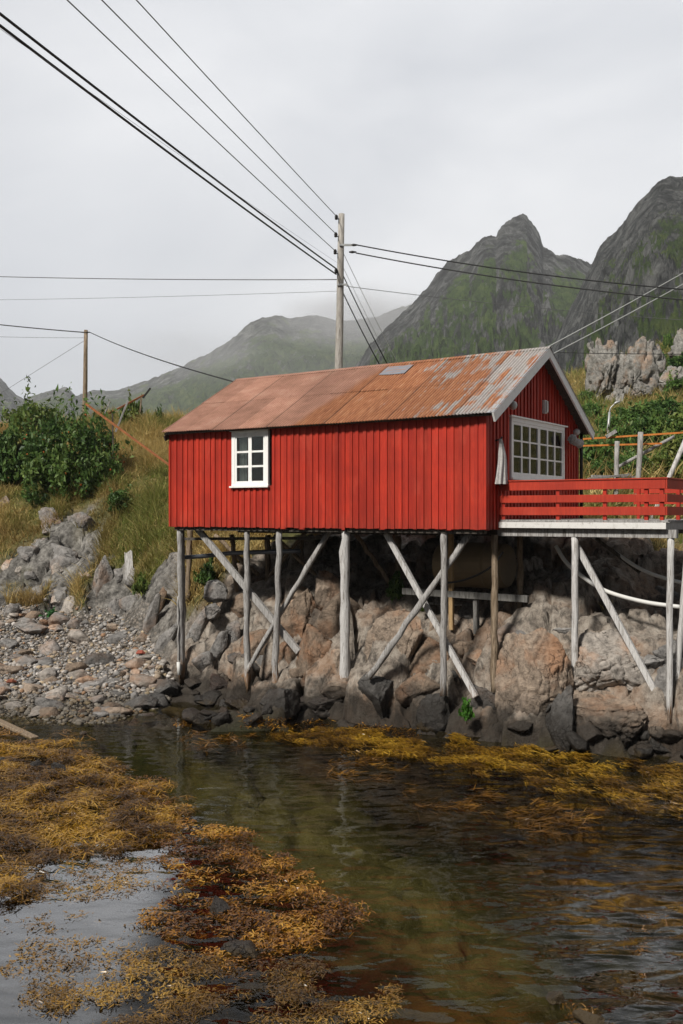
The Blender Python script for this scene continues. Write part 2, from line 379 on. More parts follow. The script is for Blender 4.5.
def mat_mountain(name, rock, rock2, grass, grass2, gbias=0.0, sc=1.0):
    t = NT(name); w = t.co('World'); g0 = t.attr('mask'); gm, ao, _ = t.xyz(g0)
    n1 = t.noise(w, .012 * sc, 6, .65); n2 = t.noise(w, .06 * sc, 6, .7); n3 = t.noise(t.co('World', (1, 1, .36)), .06 * sc, 8, .76, .6)
    f = t.math('ADD', gm, t.math('MULTIPLY', t.math('SUBTRACT', n2, .5), 1.7)); f = t.math('ADD', f, t.math('MULTIPLY', t.math('SUBTRACT', n1, .5), 1.2))
    f = t.maprange(t.math('ADD', f, gbias), .35, .65)
    rk = t.ramp(n3, [(.36, tuple(.16 * q for q in rock)), (.48, tuple(.8 * q for q in rock)), (.60, rock2), (.70, tuple(1.25 * q for q in rock2))])
    gr = t.ramp(n2, [(.36, tuple(.45 * q for q in grass)), (.5, grass), (.66, grass2)])
    c = t.mix(f, rk, gr)
    h = t.math('ADD', n3, t.math('MULTIPLY', n2, .7))
    return t.done(c, .95, t.bump(h, 1.0, 16.0 / sc), .1)

_ico = {}
def ico(sub):
    if sub not in _ico:
        bm = bmesh.new(); bmesh.ops.create_icosphere(bm, subdivisions=sub, radius=1.0)
        _ico[sub] = (np.array([v.co[:] for v in bm.verts]), np.array([[v.index for v in f.verts] for f in bm.faces])); bm.free()
    return _ico[sub]
# ------------------------------------------------------------------ sky, sun, air
SUN_EL, SUN_AZ = math.radians(43), math.atan2(-.62, -.78)     # azimuth measured from +Y towards +X
world = bpy.data.worlds.new('World'); scene.world = world; world.use_nodes = True
wt = world.node_tree; wt.nodes.clear()
def wn(typ, **kw):
    n = wt.nodes.new(typ)
    for k, v in kw.items(): setattr(n, k, v)
    return n
wo = wn('ShaderNodeOutputWorld'); bg = wn('ShaderNodeBackground'); bg.inputs['Strength'].default_value = .1
sky = wn('ShaderNodeTexSky', sky_type='NISHITA'); sky.sun_disc = False; sky.sun_elevation = SUN_EL; sky.sun_rotation = SUN_AZ
tc = wn('ShaderNodeTexCoord'); mp = wn('ShaderNodeMapping'); mp.inputs['Scale'].default_value = (1.0, 1.0, 2.6); mp.inputs['Rotation'].default_value = (0, 0, .4)
wt.links.new(tc.outputs['Generated'], mp.inputs['Vector'])
nz = wn('ShaderNodeTexNoise'); nz.inputs['Scale'].default_value = 1.9; nz.inputs['Detail'].default_value = 5; nz.inputs['Roughness'].default_value = .5; nz.inputs['Distortion'].default_value = .35
wt.links.new(mp.outputs[0], nz.inputs['Vector'])
cr = wn('ShaderNodeValToRGB'); e = cr.color_ramp.elements
e[0].position = .28; e[0].color = (5.9, 6.1, 6.5, 1); e[1].position = .66; e[1].color = (8.7, 8.75, 8.9, 1)
wt.links.new(nz.outputs['Fac'], cr.inputs['Fac'])
# sky dimmed overhead and behind the viewer, brighter front right, to shape ambient light
mx = wn('ShaderNodeMix', data_type='RGBA'); mx.inputs[0].default_value = .93
sx = wn('ShaderNodeSeparateXYZ'); wt.links.new(tc.outputs['Generated'], sx.inputs[0])
gr = wn('ShaderNodeMapRange', interpolation_type='SMOOTHSTEP'); gr.inputs['From Min'].default_value = -.15; gr.inputs['From Max'].default_value = .75; gr.inputs['To Min'].default_value = .17; gr.inputs['To Max'].default_value = 1.0
dv = wn('ShaderNodeVectorMath', operation='DOT_PRODUCT'); dv.inputs[1].default_value = (.42, .88, 0); wt.links.new(tc.outputs['Generated'], dv.inputs[0])
wt.links.new(dv.outputs['Value'], gr.inputs['Value'])
lo = wn('ShaderNodeMapRange', interpolation_type='SMOOTHSTEP'); lo.inputs['From Min'].default_value = -.42; lo.inputs['From Max'].default_value = .02; lo.inputs['To Min'].default_value = .55; lo.inputs['To Max'].default_value = 0.0
wt.links.new(sx.outputs[0], lo.inputs['Value'])
lz = wn('ShaderNodeMapRange', interpolation_type='SMOOTHSTEP'); lz.inputs['From Min'].default_value = .42; lz.inputs['From Max'].default_value = .12
wt.links.new(sx.outputs[2], lz.inputs['Value'])
lm = wn('ShaderNodeMath', operation='MULTIPLY'); wt.links.new(lo.outputs[0], lm.inputs[0]); wt.links.new(lz.outputs[0], lm.inputs[1])
bank = wn('ShaderNodeMix', data_type='RGBA'); bank.inputs[7].default_value = (5.0, 5.4, 6.1, 1); wt.links.new(lm.outputs[0], bank.inputs[0]); wt.links.new(cr.outputs[0], bank.inputs[6])
sc = wn('ShaderNodeVectorMath', operation='SCALE'); wt.links.new(bank.outputs[2], sc.inputs[0]); wt.links.new(gr.outputs[0], sc.inputs['Scale'])
wt.links.new(sky.outputs[0], mx.inputs[6]); wt.links.new(sc.outputs[0], mx.inputs[7])
wt.links.new(mx.outputs[2], bg.inputs['Color']); wt.links.new(bg.outputs[0], wo.inputs['Surface'])

sl = bpy.data.lights.new('sun', 'SUN'); sl.energy = 4.1; sl.angle = math.radians(8); sl.color = (1.0, .95, .87)
so = bpy.data.objects.new('sun', sl); COL.objects.link(so); so.location = (-30, -30, 60)
sdir = Vector((math.sin(SUN_AZ) * math.cos(SUN_EL), math.cos(SUN_AZ) * math.cos(SUN_EL), math.sin(SUN_EL)))
so.rotation_euler = sdir.to_track_quat('Z', 'Y').to_euler()

hz = NT('sea_haze'); pv = hz.n('ShaderNodeVolumePrincipled'); hz.set(pv, 'Color', (.93, .95, .98)); hz.set(pv, 'Density', .00018); hz.set(pv, 'Anisotropy', 0.0)
hz.t.links.new(pv.outputs[0], hz.out.inputs['Volume'])
hb = MB(); hb.box(-3600, -300, -6, 3600, 4200, 620); ho = hb.build('haze', hz.m); ho['kind'] = 'stuff'
ho.display_type = 'WIRE'

scene.view_settings.view_transform = 'Standard'; scene.view_settings.look = 'None'; scene.view_settings.exposure = 0.30; scene.view_settings.gamma = 1.0
scene.view_settings.use_curve_mapping = False
scene.cycles.use_denoising = True
scene.cycles.max_bounces = 8; scene.cycles.transparent_max_bounces = 24; scene.cycles.volume_bounces = 0
scene.cycles.caustics_reflective = False; scene.cycles.caustics_refractive = False
scene.cycles.sample_clamp_indirect = 4.0

# ------------------------------------------------------------------ terrain: a smooth surface through surveyed points, roughened
CTRL = []
def cp(px, py, d): p = P3(px, py, d); CTRL.append((p.x, p.y, p.z))
def cz(px, py): cp(px, py, CZ * F / (py - CY))          # a point on the waterline
for q in [(-160, 708), (-60, 710), (0, 712), (50, 715), (110, 720), (180, 726), (230, 724), (270, 726), (350, 730), (430, 736), (500, 744), (560, 750), (620, 755), (683, 763), (760, 775), (860, 790)]: cz(*q)
# beach and the rock step behind it
for q in [(-120, 665, 26.5), (0, 665, 26.2), (80, 660, 26.3), (140, 662, 25.4), (-120, 620, 31), (0, 620, 31), (70, 622, 30.6), (120, 630, 29.3), (155, 645, 27.2),
          (0, 600, 32.2), (40, 570, 33.4), (0, 540, 35), (100, 560, 32.6), (100, 600, 31), (60, 505, 36), (130, 500, 35), (150, 560, 30.2), (150, 605, 28.2), (172, 640, 26.2),
          (0, 480, 39), (-100, 480, 40), (-100, 560, 34), (100, 445, 42), (160, 430, 42), (165, 475, 37), (0, 440, 44), (210, 470, 40), (190, 440, 42), (-100, 440, 44), (-200, 450, 44),
          (200, 560, 27.2), (185, 600, 26.6), (205, 640, 25.2)]: cp(*q)
# feet of the posts, rock behind and below the cabin
for q in [(181, 680, 24.5), (215, 690, 23.6), (247, 694, 23.3), (275, 697, 22.9), (344, 684, 22), (395, 688, 21.4), (444, 692, 20.8), (495, 690, 20.3),
          (230, 620, 25.2), (262, 600, 25.0), (330, 590, 24.4), (330, 640, 23.0), (400, 602, 23.4), (400, 650, 22.0), (460, 630, 22.3), (480, 570, 24.6),
          (540, 640, 20.6), (590, 650, 19.9), (640, 672, 19.1), (575, 570, 23.6), (620, 628, 21.8), (660, 612, 23), (683, 565, 26.8), (740, 640, 20.5), (760, 590, 24), (850, 650, 20), (850, 600, 25)]: cp(*q)
for a in (-8.5, -6, -3.5, -1, 1.5, 4): 
    p = L2W((a, 5.4, 3.9)); CTRL.append(tuple(p)); p = L2W((a, 3.3, 3.15 if a < 1 else 3.0)); CTRL.append(tuple(p))
# the hill on the right, the far side of the crest, the sea bed
for q in [(600, 482, 32), (683, 484, 32), (800, 490, 32), (600, 443, 45), (683, 436, 45), (800, 430, 44), (600, 403, 65), (683, 405, 60), (800, 380, 60), (600, 372, 80), (683, 355, 82), (800, 320, 84), (560, 402, 76),
          (480, 425, 70), (350, 440, 60), (300, 445, 48), (400, 450, 42), (500, 470, 36), (640, 352, 98), (760, 320, 105)]: cp(*q)
for X, Y, Z in [(640 / 9, 140, 14), (-10, 75, 6.5), (-30, 75, 7), (0, 110, 8), (-40, 130, 5), (40, 150, 20), (-30, 45, 8), (-45, 40, 8), (30, 26, 3.5), (40, 40, 9), (50, 70, 19), (16, 17, -.9), (25, 17, -.8),
                (-3, 18.5, -.65), (0, 17.5, -.9), (3, 16, -1.0), (6, 14.5, -1.1), (-6, 17, -.40), (-10, 17, -.4), (-20, 17, -.5), (-5, 13, -.4), (-2, 12.5, -.65), (1, 12, -1.1), (4, 12, -1.2), (8, 11, -1.3),
                (-4, 9, -.45), (-1, 9, -.6), (2, 9, -.85), (5, 8, -1.0), (-10, 9, -.6), (0, 4, -1.6), (-12, 2, -1.8), (12, 2, -2), (25, 5, -2), (-25, 5, -2), (0, -12, -3), (-25, -12, -3), (25, -12, -3)]: CTRL.append((X, Y, Z))
CTRL = np.array(CTRL); SC = 10.0
_p = CTRL[:, :2] / SC; _n = len(_p)
def _U(r2): return np.where(r2 > 1e-12, .5 * r2 * np.log(np.maximum(r2, 1e-12)), 0)
_K = _U(((_p[:, None] - _p[None]) ** 2).sum(-1)) + np.eye(_n) * .004
_A = np.zeros((_n + 3, _n + 3)); _A[:_n, :_n] = _K; _A[:_n, _n] = 1; _A[:_n, _n + 1:] = _p; _A[_n, :_n] = 1; _A[_n + 1:, :_n] = _p.T
_W = np.linalg.solve(_A, np.concatenate([CTRL[:, 2], np.zeros(3)]))
def base_h(X, Y):
    X = np.atleast_1d(np.asarray(X, float)); Y = np.atleast_1d(np.asarray(Y, float))
    Xc = np.clip(X, -48, 70); Yc = np.clip(Y, -14, 150); out = np.empty(len(X))
    for i in range(0, len(X), 20000):
        q = np.stack([Xc[i:i + 20000], Yc[i:i + 20000]], 1) / SC
        out[i:i + 20000] = _U(((q[:, None] - _p[None]) ** 2).sum(-1)) @ _W[:_n] + _W[_n] + q @ _W[_n + 1:]
    far = sstep(120, 170, Y); out = out * (1 - far) + 6 * far
    side = np.maximum(sstep(-45, -80, X), sstep(70, 110, X)); coast = np.where(Y > 19, 5.0, -3.0)
    out = out * (1 - side) + np.clip(out, -3, 9) * side
    return np.clip(out, -3.2, 40)
BEACH = [tuple(P3(px, py, d)[:2]) for px, py, d in [(-500, 625, 30.5), (0, 610, 31.6), (100, 612, 30.9), (150, 640, 27.6), (172, 690, 24.2), (150, 715, 22.2), (110, 726, 21.0), (0, 722, 21.4), (-500, 720, 21.4)]]
def soft_beach(X, Y):
    k = inpoly(X, Y, BEACH).astype(float)
    for dx, dy in ((.35, 0), (-.35, 0), (0, .35), (0, -.35)): k = k + inpoly(X + dx, Y + dy, BEACH)
    return k / 5
def wp(pts): return [tuple(P3(*q)[:2]) for q in pts]
ROCKY = [wp([(-30, 552, 34.2), (40, 540, 34.6), (60, 508, 35.8), (108, 503, 35.6), (108, 540, 33.6), (92, 566, 32.4), (126, 560, 31.6), (140, 600, 29.2), (150, 640, 27.2), (100, 618, 30.2), (-30, 616, 31.4)]), wp([(135, 590, 28.8), (175, 575, 28.6), (176, 660, 25.6), (150, 655, 26.4)])]
GRASSY = [wp([(112, 500, 35.4), (170, 480, 36), (172, 570, 28.8), (142, 592, 29.0), (128, 556, 31.8), (108, 545, 33)]), wp([(-40, 490, 38), (55, 500, 36.4), (48, 536, 34.8), (-40, 546, 34.4)]), wp([(8, 590, 32.4), (52, 584, 32.8), (52, 604, 31.8), (8, 606, 31.8)]), wp([(78, 580, 32), (100, 572, 32.2), (80, 612, 30.8), (66, 612, 31)])]
def sp(X, Y, polys):
    N3 = np.stack([X, Y, X * 0], 1); wx = X + fbm(N3 * 1.2, 3, 81) * .5; wy = Y + fbm(N3 * 1.2 + 5, 3, 82) * .7; k = np.zeros(len(X))
    for q in polys: k = np.maximum(k, inpoly(wx, wy, q))
    return k
def masks(X, Y, Z):
    P = np.stack([X, Y, np.zeros_like(X)], 1)
    a = (X - CO.x) * UX + (Y - CO.y) * UY; s = -(X - CO.x) * UY + (Y - CO.y) * UX
    beach = soft_beach(X, Y)
    sea = sstep(.02, -.18, Z)
    n = fbm(P * .55, 4, 31)
    g = (Z - 3.0 + .9 * sstep(-3, -7, X)) * .42 + n * 1.05 + .16
    left = sstep(-8.0, -8.9, a)
    under = sstep(-9.0, -8.0, a) * sstep(6.2, 5.0, s) * sstep(5.6, 4.5, a)
    g = g - under * 1.6
    # the grassy run between the bank and the left wall of the cabin
    strip = np.exp(-((a + 9.6) / 1.1) ** 2) * sstep(1.6, 2.3, Z); g = g + strip * .9
    hill = sstep(26, 31, Y) * sstep(1.0, 4.0, X); g = g + hill * 1.2
    patch = np.exp(-(((X - 5.75) / .7) ** 2 + ((Y - 21.5) / .6) ** 2)); g = g + patch * 2.4
    g = g + 1.1 * sp(X, Y, GRASSY) - .40 * sp(X, Y, ROCKY)
    g = sstep(.30, .72, g) * sstep(1.3, 1.9, Z) * (1 - beach)
    return g, beach * (1 - sea * .35), sea
def ground_z(X, Y):
    X = np.atleast_1d(np.asarray(X, float)); Y = np.atleast_1d(np.asarray(Y, float))
    h = base_h(X, Y); g, b, s = masks(X, Y, h)
    P = np.stack([X, Y, h], 1)
    rock = np.clip(1 - g - b - s * .8, 0, 1) * sstep(75, 45, Y)
    a = (X - CO.x) * UX + (Y - CO.y) * UY; c = -(X - CO.x) * UY + (Y - CO.y) * UX
    Q = np.stack([(a * .87 - h * .5) * .95, c * .62, (a * .5 + h * .87) * .42], 1) + fbm(P * .8, 3, 3)[:, None] * .35
    f1, f2, cid = worley(Q, 11)
    f1b, f2b, cidb = worley(Q * 2.6 + 5, 12)
    d = rock * ((cid - .45) * .85 * sstep(0, .07, f2 - f1) - .60 * sstep(.11, 0, f2 - f1) + (cidb - .5) * .17 * sstep(0, .06, f2b - f1b) - .12 * sstep(.07, 0, f2b - f1b) + fbm(P * 1.1, 4, 41) * .35 + fbm(P * 5, 3, 44) * .07 - .06)
    d = d + b * fbm(P * 1.5, 4, 8) * .07 + s * fbm(P * .9, 4, 9) * .22 + g * (fbm(P * .7, 4, 10) * .30)
    d = d + sstep(24, 60, Y) * fbm(P * .12, 4, 19) * .7
    return h + d
def gz(x, y): return float(ground_z([x], [y])[0])
def hit(px, py, dmin=14.0, dmax=120.0):
    """where the photo ray through (px, py) meets the ground"""
    d = np.concatenate([np.arange(dmin, 50, .05), np.arange(50, dmax, .2)]); x = (px - CX) / F * d; z = CZ + (CY - py) / F * d
    w = np.nonzero(z < ground_z(x, d))[0]
    k = w[0] if len(w) else len(d) - 1
    return Vector((x[k], d[k], z[k]))

def axis(segs):
    out = []
    for a, b, st in segs: out += list(np.arange(a, b, st))
    return np.array(out + [segs[-1][1]])
gx = axis([(-3600, -300, 300), (-300, -60, 20), (-60, -17, 1.0), (-17, -11, .25), (-11, 9, .075), (9, 16, .25), (16, 70, .8), (70, 300, 20), (300, 3600, 300)])
gy = axis([(-290, -20, 30), (-20, 5, 1.5), (5, 16, .14), (16, 34, .075), (34, 48, .2), (48, 130, .9), (130, 200, 5), (200, 500, 50), (500, 4100, 300)])
GX, GY = np.meshgrid(gx, gy); gxf, gyf = GX.ravel(), GY.ravel()
gzf = ground_z(gxf, gyf); hb_ = base_h(gxf, gyf); g_, b_, s_ = masks(gxf, gyf, hb_)
nx, ny = len(gx), len(gy); ii = (np.arange(ny - 1)[:, None] * nx + np.arange(nx - 1)[None]).ravel()
FQ = np.stack([ii, ii + 1, ii + nx + 1, ii + nx], 1)
M_GROUND = mat_ground()
def bedpoly(poly, soft=.35):
    q = [((x - CX) / F * CZ * F / (y - CY), CZ * F / (y - CY)) for x, y in poly]; N3 = np.stack([gxf, gyf, gxf * 0], 1); wx = gxf + fbm(N3 * .9, 3, 61) * .6; wy = gyf + fbm(N3 * .9 + 9, 3, 62) * 1.0; k = 0
    for i in range(8): k = k + inpoly(wx + soft * math.cos(i * .785), wy + 1.6 * soft * math.sin(i * .785), q)
    return np.asarray(k, float) / 8
bed_olive = bedpoly([(178, 742), (330, 756), (400, 790), (480, 826), (570, 880), (590, 925), (480, 935), (370, 888), (300, 842), (225, 806), (190, 770)])
bed_brown = bedpoly([(385, 938), (560, 938), (540, 985), (480, 1005), (360, 1000), (355, 960)])
bed_weed = np.maximum(bedpoly([(-80, 730), (60, 738), (180, 790), (270, 830), (340, 870), (385, 915), (340, 950), (400, 990), (400, 1100), (-80, 1100)]), bedpoly([(262, 722), (430, 734), (560, 750), (760, 770), (760, 850), (600, 815), (450, 775), (300, 748)]))
ground = link('ground', np_mesh('ground', np.stack([gxf, gyf, gzf], 1), FQ, mask=np.stack([g_, b_, s_], 1), bed=np.stack([bed_olive, bed_brown, bed_weed], 1)), M_GROUND); ground['kind'] = 'structure'

wb = MB(); wb.add([(-3500, -280, 0), (3500, -280, 0), (3500, 60, 0), (-3500, 60, 0)], [(0, 1, 2, 3)])
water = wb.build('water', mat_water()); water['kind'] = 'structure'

# ------------------------------------------------------------------ mountains
def mountain(name, prof, R, r0, mat, amp, seed, pw=1.7, nth=820, nr=350, wob=.12, sc=1.0, gl=(.25, .75), back=1.5):
    """a massif whose crest follows the given skyline points; the flanks run down towards the shore and away behind"""
    px = np.array([p[0] for p in prof], float); py = np.array([p[1] for p in prof], float)
    th = np.linspace(px[0], px[-1], nth); el = np.interp(th, px, CY - py) / F; tx = (th - CX) / F
    Rr = R * (1 + wob * fbm(np.stack([th * .012, th * 0, th * 0], 1), 3, seed))
    t = np.concatenate([np.linspace(r0 / R, 1, nr), np.linspace(1, back, 14)[1:]])
    TH, T = np.meshgrid(np.arange(nth), t); TH = TH.ravel(); T = T.ravel()
    Y = Rr[TH] * T; X = tx[TH] * Y; H = el[TH] * Rr[TH] + CZ
    up = np.where(T <= 1, np.clip((T - r0 / R) / (1 - r0 / R), 0, 1) ** pw, np.maximum(0, 1 - (T - 1) * 1.6))
    Z = H * up
    P = np.stack([X, Y, Z * .6], 1) / R
    n = ridged(P * 9 * sc, 5, seed + 5); m = fbm(P * 4 * sc, 4, seed + 9); n2 = ridged(P * np.array([38, 38, 16]) * sc, 4, seed + 15); n3 = ridged(P * np.array([110, 110, 60]) * sc, 3, seed + 25); n4 = ridged(P * np.array([300, 300, 150]) * sc, 3, seed + 35)
    edge = np.where(T <= 1, np.clip((1 - T) * 3.2, .02, 1), np.clip((T - 1) * 1.5, .02, 1)) * np.clip(up * 5, 0, 1)
    Zs = Z + edge * amp * (n * .65 + m * .6)
    Z = Z + edge * amp * (n * .65 + m * .6 + n2 * .6 + n3 * .30 + n4 * .13) + np.where(np.abs(T - 1) < .025, (n * .08 + n3 * .055) * amp, 0)
    Z = np.where(np.abs(T - 1) > .015, np.minimum(Z, CZ + el[TH] * Y * (1 - .10 * np.abs(1 - T))), Z)      # no stray pinnacle stands above the crest
    Z = np.where(up <= 0, -4, Z)
    # slope decides rock or turf
    Zg = Zs.reshape(len(t), nth); Yg = Y.reshape(len(t), nth); Xg = X.reshape(len(t), nth)
    sy = np.abs(np.gradient(Zg, axis=0)) / np.maximum(np.abs(np.gradient(Yg, axis=0)), 1e-3); sx = np.abs(np.gradient(Zg, axis=1)) / np.maximum(np.abs(np.gradient(Xg, axis=1)), 1e-3)
    slope = np.sqrt(sy ** 2 + np.minimum(sx, 4) ** 2).ravel()
    gm = .95 - sstep(gl[0] + .15, gl[1] + 1.0, slope) * .85 - n2 * .42 - n3 * .15; gm = gm - sstep(.66, .97, up) * .8
    nn = len(t); ii = (np.arange(nn - 1)[:, None] * nth + np.arange(nth - 1)[None]).ravel()
    FQ = np.stack([ii, ii + 1, ii + nth + 1, ii + nth], 1)
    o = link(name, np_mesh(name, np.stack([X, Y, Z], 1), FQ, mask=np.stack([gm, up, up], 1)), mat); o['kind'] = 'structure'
    return o
mountain('mountain_far', [(-420, 330), (-300, 350), (-150, 365), (-60, 368), (-20, 372), (0, 379), (8, 388), (16, 396), (24, 401), (34, 397), (50, 392), (67, 389), (72, 394), (76, 399), (84, 395), (92, 392), (104, 392), (117, 392), (139, 385), (160, 377), (178, 370), (192, 362), (206, 356), (222, 347), (234, 338), (242, 331), (250, 325), (262, 320), (273, 318), (282, 318), (289, 320), (303, 318), (317, 317), (334, 321), (350, 322), (375, 318), (400, 308), (440, 300), (520, 300), (640, 310)],
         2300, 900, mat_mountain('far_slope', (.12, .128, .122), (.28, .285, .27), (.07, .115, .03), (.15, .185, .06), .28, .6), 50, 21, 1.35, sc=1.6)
mountain('mountain_peak', [(300, 400), (340, 382), (352, 370), (360, 362), (370, 345), (382, 333), (394, 323), (404, 314), (413, 306), (421, 296), (430, 287), (439, 274), (447, 265), (458, 258), (469, 253), (477, 244), (484, 238), (490, 237), (496, 237), (499, 231), (503, 226), (510, 221), (516, 217.5), (520, 216), (523, 215), (527, 217), (530, 222), (534, 227), (538, 233), (541, 240), (543, 247), (550, 252), (557, 257), (566, 258), (574, 259), (583, 262), (592, 266), (620, 280), (680, 300), (760, 320)],
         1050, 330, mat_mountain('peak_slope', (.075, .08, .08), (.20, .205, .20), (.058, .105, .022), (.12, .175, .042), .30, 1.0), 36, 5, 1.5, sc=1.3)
mountain('mountain_flank', [(520, 385), (540, 368), (552, 350), (560, 333), (570, 312), (580, 292), (588, 275), (594, 262), (598, 252), (603, 244), (609, 238), (616, 233), (623, 224), (630, 214), (636, 207), (642, 201), (650, 192), (657, 185), (664, 182), (672, 180), (684, 180), (700, 172), (730, 150), (780, 130), (850, 140), (950, 170), (1100, 230)],
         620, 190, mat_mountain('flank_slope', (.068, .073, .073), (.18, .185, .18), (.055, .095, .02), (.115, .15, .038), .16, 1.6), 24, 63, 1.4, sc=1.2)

def mist(loc, dims, dens, seed):
    t = NT('mist_bank'); o = t.n('ShaderNodeTexCoord').outputs['Object']
    ln = t.n('ShaderNodeVectorMath', {'operation': 'LENGTH'}); t.set(ln, '#0', o)
    nzv = t.n('ShaderNodeTexNoise', Vector=t.co('Object', (1.6, 1.6, 1.0)), Scale=1.5, Detail=4, Roughness=.6)
    d = t.math('MULTIPLY', t.maprange(t.math('ADD', ln.outputs['Value'], t.math('MULTIPLY', t.math('SUBTRACT', nzv.outputs['Fac'], .5), 1.3)), .95, .15), dens)
    v = t.n('ShaderNodeVolumePrincipled'); t.set(v, 'Color', (.97, .98, 1)); t.set(v, 'Density', d); t.t.links.new(v.outputs[0], t.out.inputs['Volume'])
    V, Fc = ico(3); o = link('mist', np_mesh('mist', V * 1.0, Fc), t.m); o.location = loc; o.scale = dims; o['kind'] = 'stuff'
    return o
mist(P3(376, 322, 1750), (230, 220, 62), .006, 1)
mist(P3(205, 352, 1800), (210, 150, 60), .0018, 2)
mist(P3(300, 372, 1500), (330, 160, 50), .0008, 3)
# ------------------------------------------------------------------ the cabin
M_RED = mat_red(); M_WHITE = mat_white(); M_FASCIA = mat_white('worn_white_paint', (.68, .67, .65), (.3, .28, .25), .9)
M_GREY = mat_wood('grey_timber', (.44, .43, .42), (.29, .28, .27), (.13, .12, .11)); M_PALE = mat_wood('pale_timber', (.62, .61, .6), (.47, .46, .45), (.24, .22, .2))
M_BROWN = mat_wood('brown_timber', (.33, .26, .19), (.2, .15, .1), (.09, .065, .045), False); M_DARKW = mat_wood('dark_timber', (.12, .105, .09), (.07, .06, .05), (.03, .026, .022), False)
M_TAN = mat_wood('tan_timber', (.50, .36, .2), (.4, .27, .14), (.22, .14, .07), False)
M_ROOF = mat_roof(); M_ZINC = mat_zinc(); M_GLASS = mat_glass(); M_RUST = mat_rust('rusty_steel', (.30, .115, .045), (.16, .06, .03)); M_ORANGE = mat_rust('orange_steel', (.50, .17, .035), (.3, .10, .03))
M_BLACK = mat_plain('black_rubber', (.015, .015, .016), .5); M_STEEL = mat_plain('galvanised_steel', (.42, .43, .43), .45, .15, .5, .4)
M_CABLE = mat_plain('cable_sheath', (.02, .021, .022), .6); M_WIRE = mat_plain('bare_wire', (.16, .165, .17), .5, .1, .5, .3)
M_CURTAIN = mat_plain('curtain_cloth', (.62, .62, .6), .9, .12); M_INSIDE = mat_plain('interior_boards', (.09, .06, .04), .8)
M_PVC = mat_plain('pale_pipe', (.62, .62, .6), .45, .12); M_NET = mat_plain('net_cloth', (.42, .41, .4), .95, .55, .2, 0, 25)
M_BARREL = mat_plain('faded_barrel', (.21, .155, .09), .6, .3, .3, 0, 3)

LEN, DEP, ZB, ZE, ZR = 8.5, 5.3, 4.2, 6.60, 8.12
cabin = empty('cabin', (CO.x, CO.y, 0), CANG, 'red board clad fishing cabin on grey stilts with a rusty corrugated iron roof', 'cabin')
def zroof(y):       # underside of the roof above local y
    return ZE + (ZR - ZE) * (1 - abs(y - DEP / 2) / (DEP / 2))
PITCH = .1785
def clad(b, L, ztop, holes, place, seed):
    """board and batten cladding along 0..L; place(u, out, z) gives the local point"""
    rs = random.Random(seed)
    def piece(u0, u1, o0, o1, za, zb0, zb1, col):
        p = [place(u0, o0, za), place(u1, o0, za), place(u1, o1, za), place(u0, o1, za), place(u0, o0, zb0), place(u1, o0, zb1), place(u1, o1, zb1), place(u0, o1, zb0)]
        b.hexa(p, col)
    def strip(u0, u1, o0, o1, tone):
        low = ZB - rs.random() * .022 - (.03 if rs.random() < .07 else 0)
        gaps = sorted([(h[2], h[3]) for h in holes if u1 > h[0] + .01 and u0 < h[1] - .01]); z = low
        top0, top1 = ztop(u0), ztop(u1)
        for g0, g1 in gaps:
            if g0 - z > .02: piece(u0, u1, o0, o1, z, g0, g0, tone)
            z = max(z, g1)
        if min(top0, top1) - z > .01: piece(u0, u1, o0, o1, z, top0, top1, tone)
    n = int(round(L / PITCH)); w = L / n
    for i in range(n):
        k = .74 + .42 * rs.random(); tone = (k, k * (.9 + .2 * rs.random()), k)
        strip(i * w + .004, (i + 1) * w - .004, 0, .021 + .003 * rs.random(), tone)
        k = .76 + .42 * rs.random(); hw = .036 + .006 * rs.random(); c = i * w + (rs.random() - .5) * .03
        if i > 0: strip(c - hw, c + hw, .0245, .046 + .004 * rs.random(), (k, k, k))
        # the wide boards carry a second thin batten in places
WIN1 = (1.97, 3.06, 5.16, 6.44)      # along the long wall, measured from its left end: u0, u1, z0, z1
WIN2 = (1.17, 4.24, 5.27, 6.545)     # along the gable from the near corner
b = MB(); clad(b, LEN, lambda u: ZE - .03, [WIN1], lambda u, o, z: (-LEN + u, -o, z), 3); wall_front = b.build('wall', M_RED, cabin)
b = MB(); clad(b, DEP, lambda u: zroof(u) - .03, [WIN2], lambda u, o, z: (o, u, z), 4); wall_gable = b.build('wall', M_RED, cabin)
b = MB(); clad(b, LEN, lambda u: ZE - .03, [], lambda u, o, z: (-u, DEP + o, z), 5); b.build('wall', M_RED, cabin)
b = MB(); clad(b, DEP, lambda u: zroof(DEP - u) - .03, [], lambda u, o, z: (-LEN - o, DEP - u, z), 6); b.build('wall', M_RED, cabin)
b = MB()
b.box(-.004, -.052, ZB - .01, .052, -.004 + .0, ZE - .04); b.box(-.10, -.054, ZB - .012, -.006, -.005, ZE - .045, (.95, .95, .95)); b.box(.005, .0, ZB - .012, .054, .10, ZE - .045)
b.build('corner_board', M_RED, cabin); b = MB()
b.box(-LEN - .052, -.052, ZB - .01, -LEN + .004, -.004, ZE - .04); b.build('corner_board', M_RED, cabin)
b = MB()       # floor with its joists and sills
b.box(-LEN + .02, .03, ZB + .10, -.02, DEP - .03, ZB + .16)
for i in range(12): x = -LEN + .15 + i * (LEN - .3) / 11; b.box(x - .05, .22, ZB - .02, x + .05, DEP - .2, ZB + .098)
b.box(-LEN + .05, .05, ZB - .10, -.05, .20, ZB + .096); b.box(-LEN + .05, DEP - .2, ZB - .10, -.05, DEP - .05, ZB + .096); b.box(-LEN + .05, 2.5, ZB - .2, -.05, 2.68, ZB - .022)
b.build('floor_frame', M_DARKW, cabin)
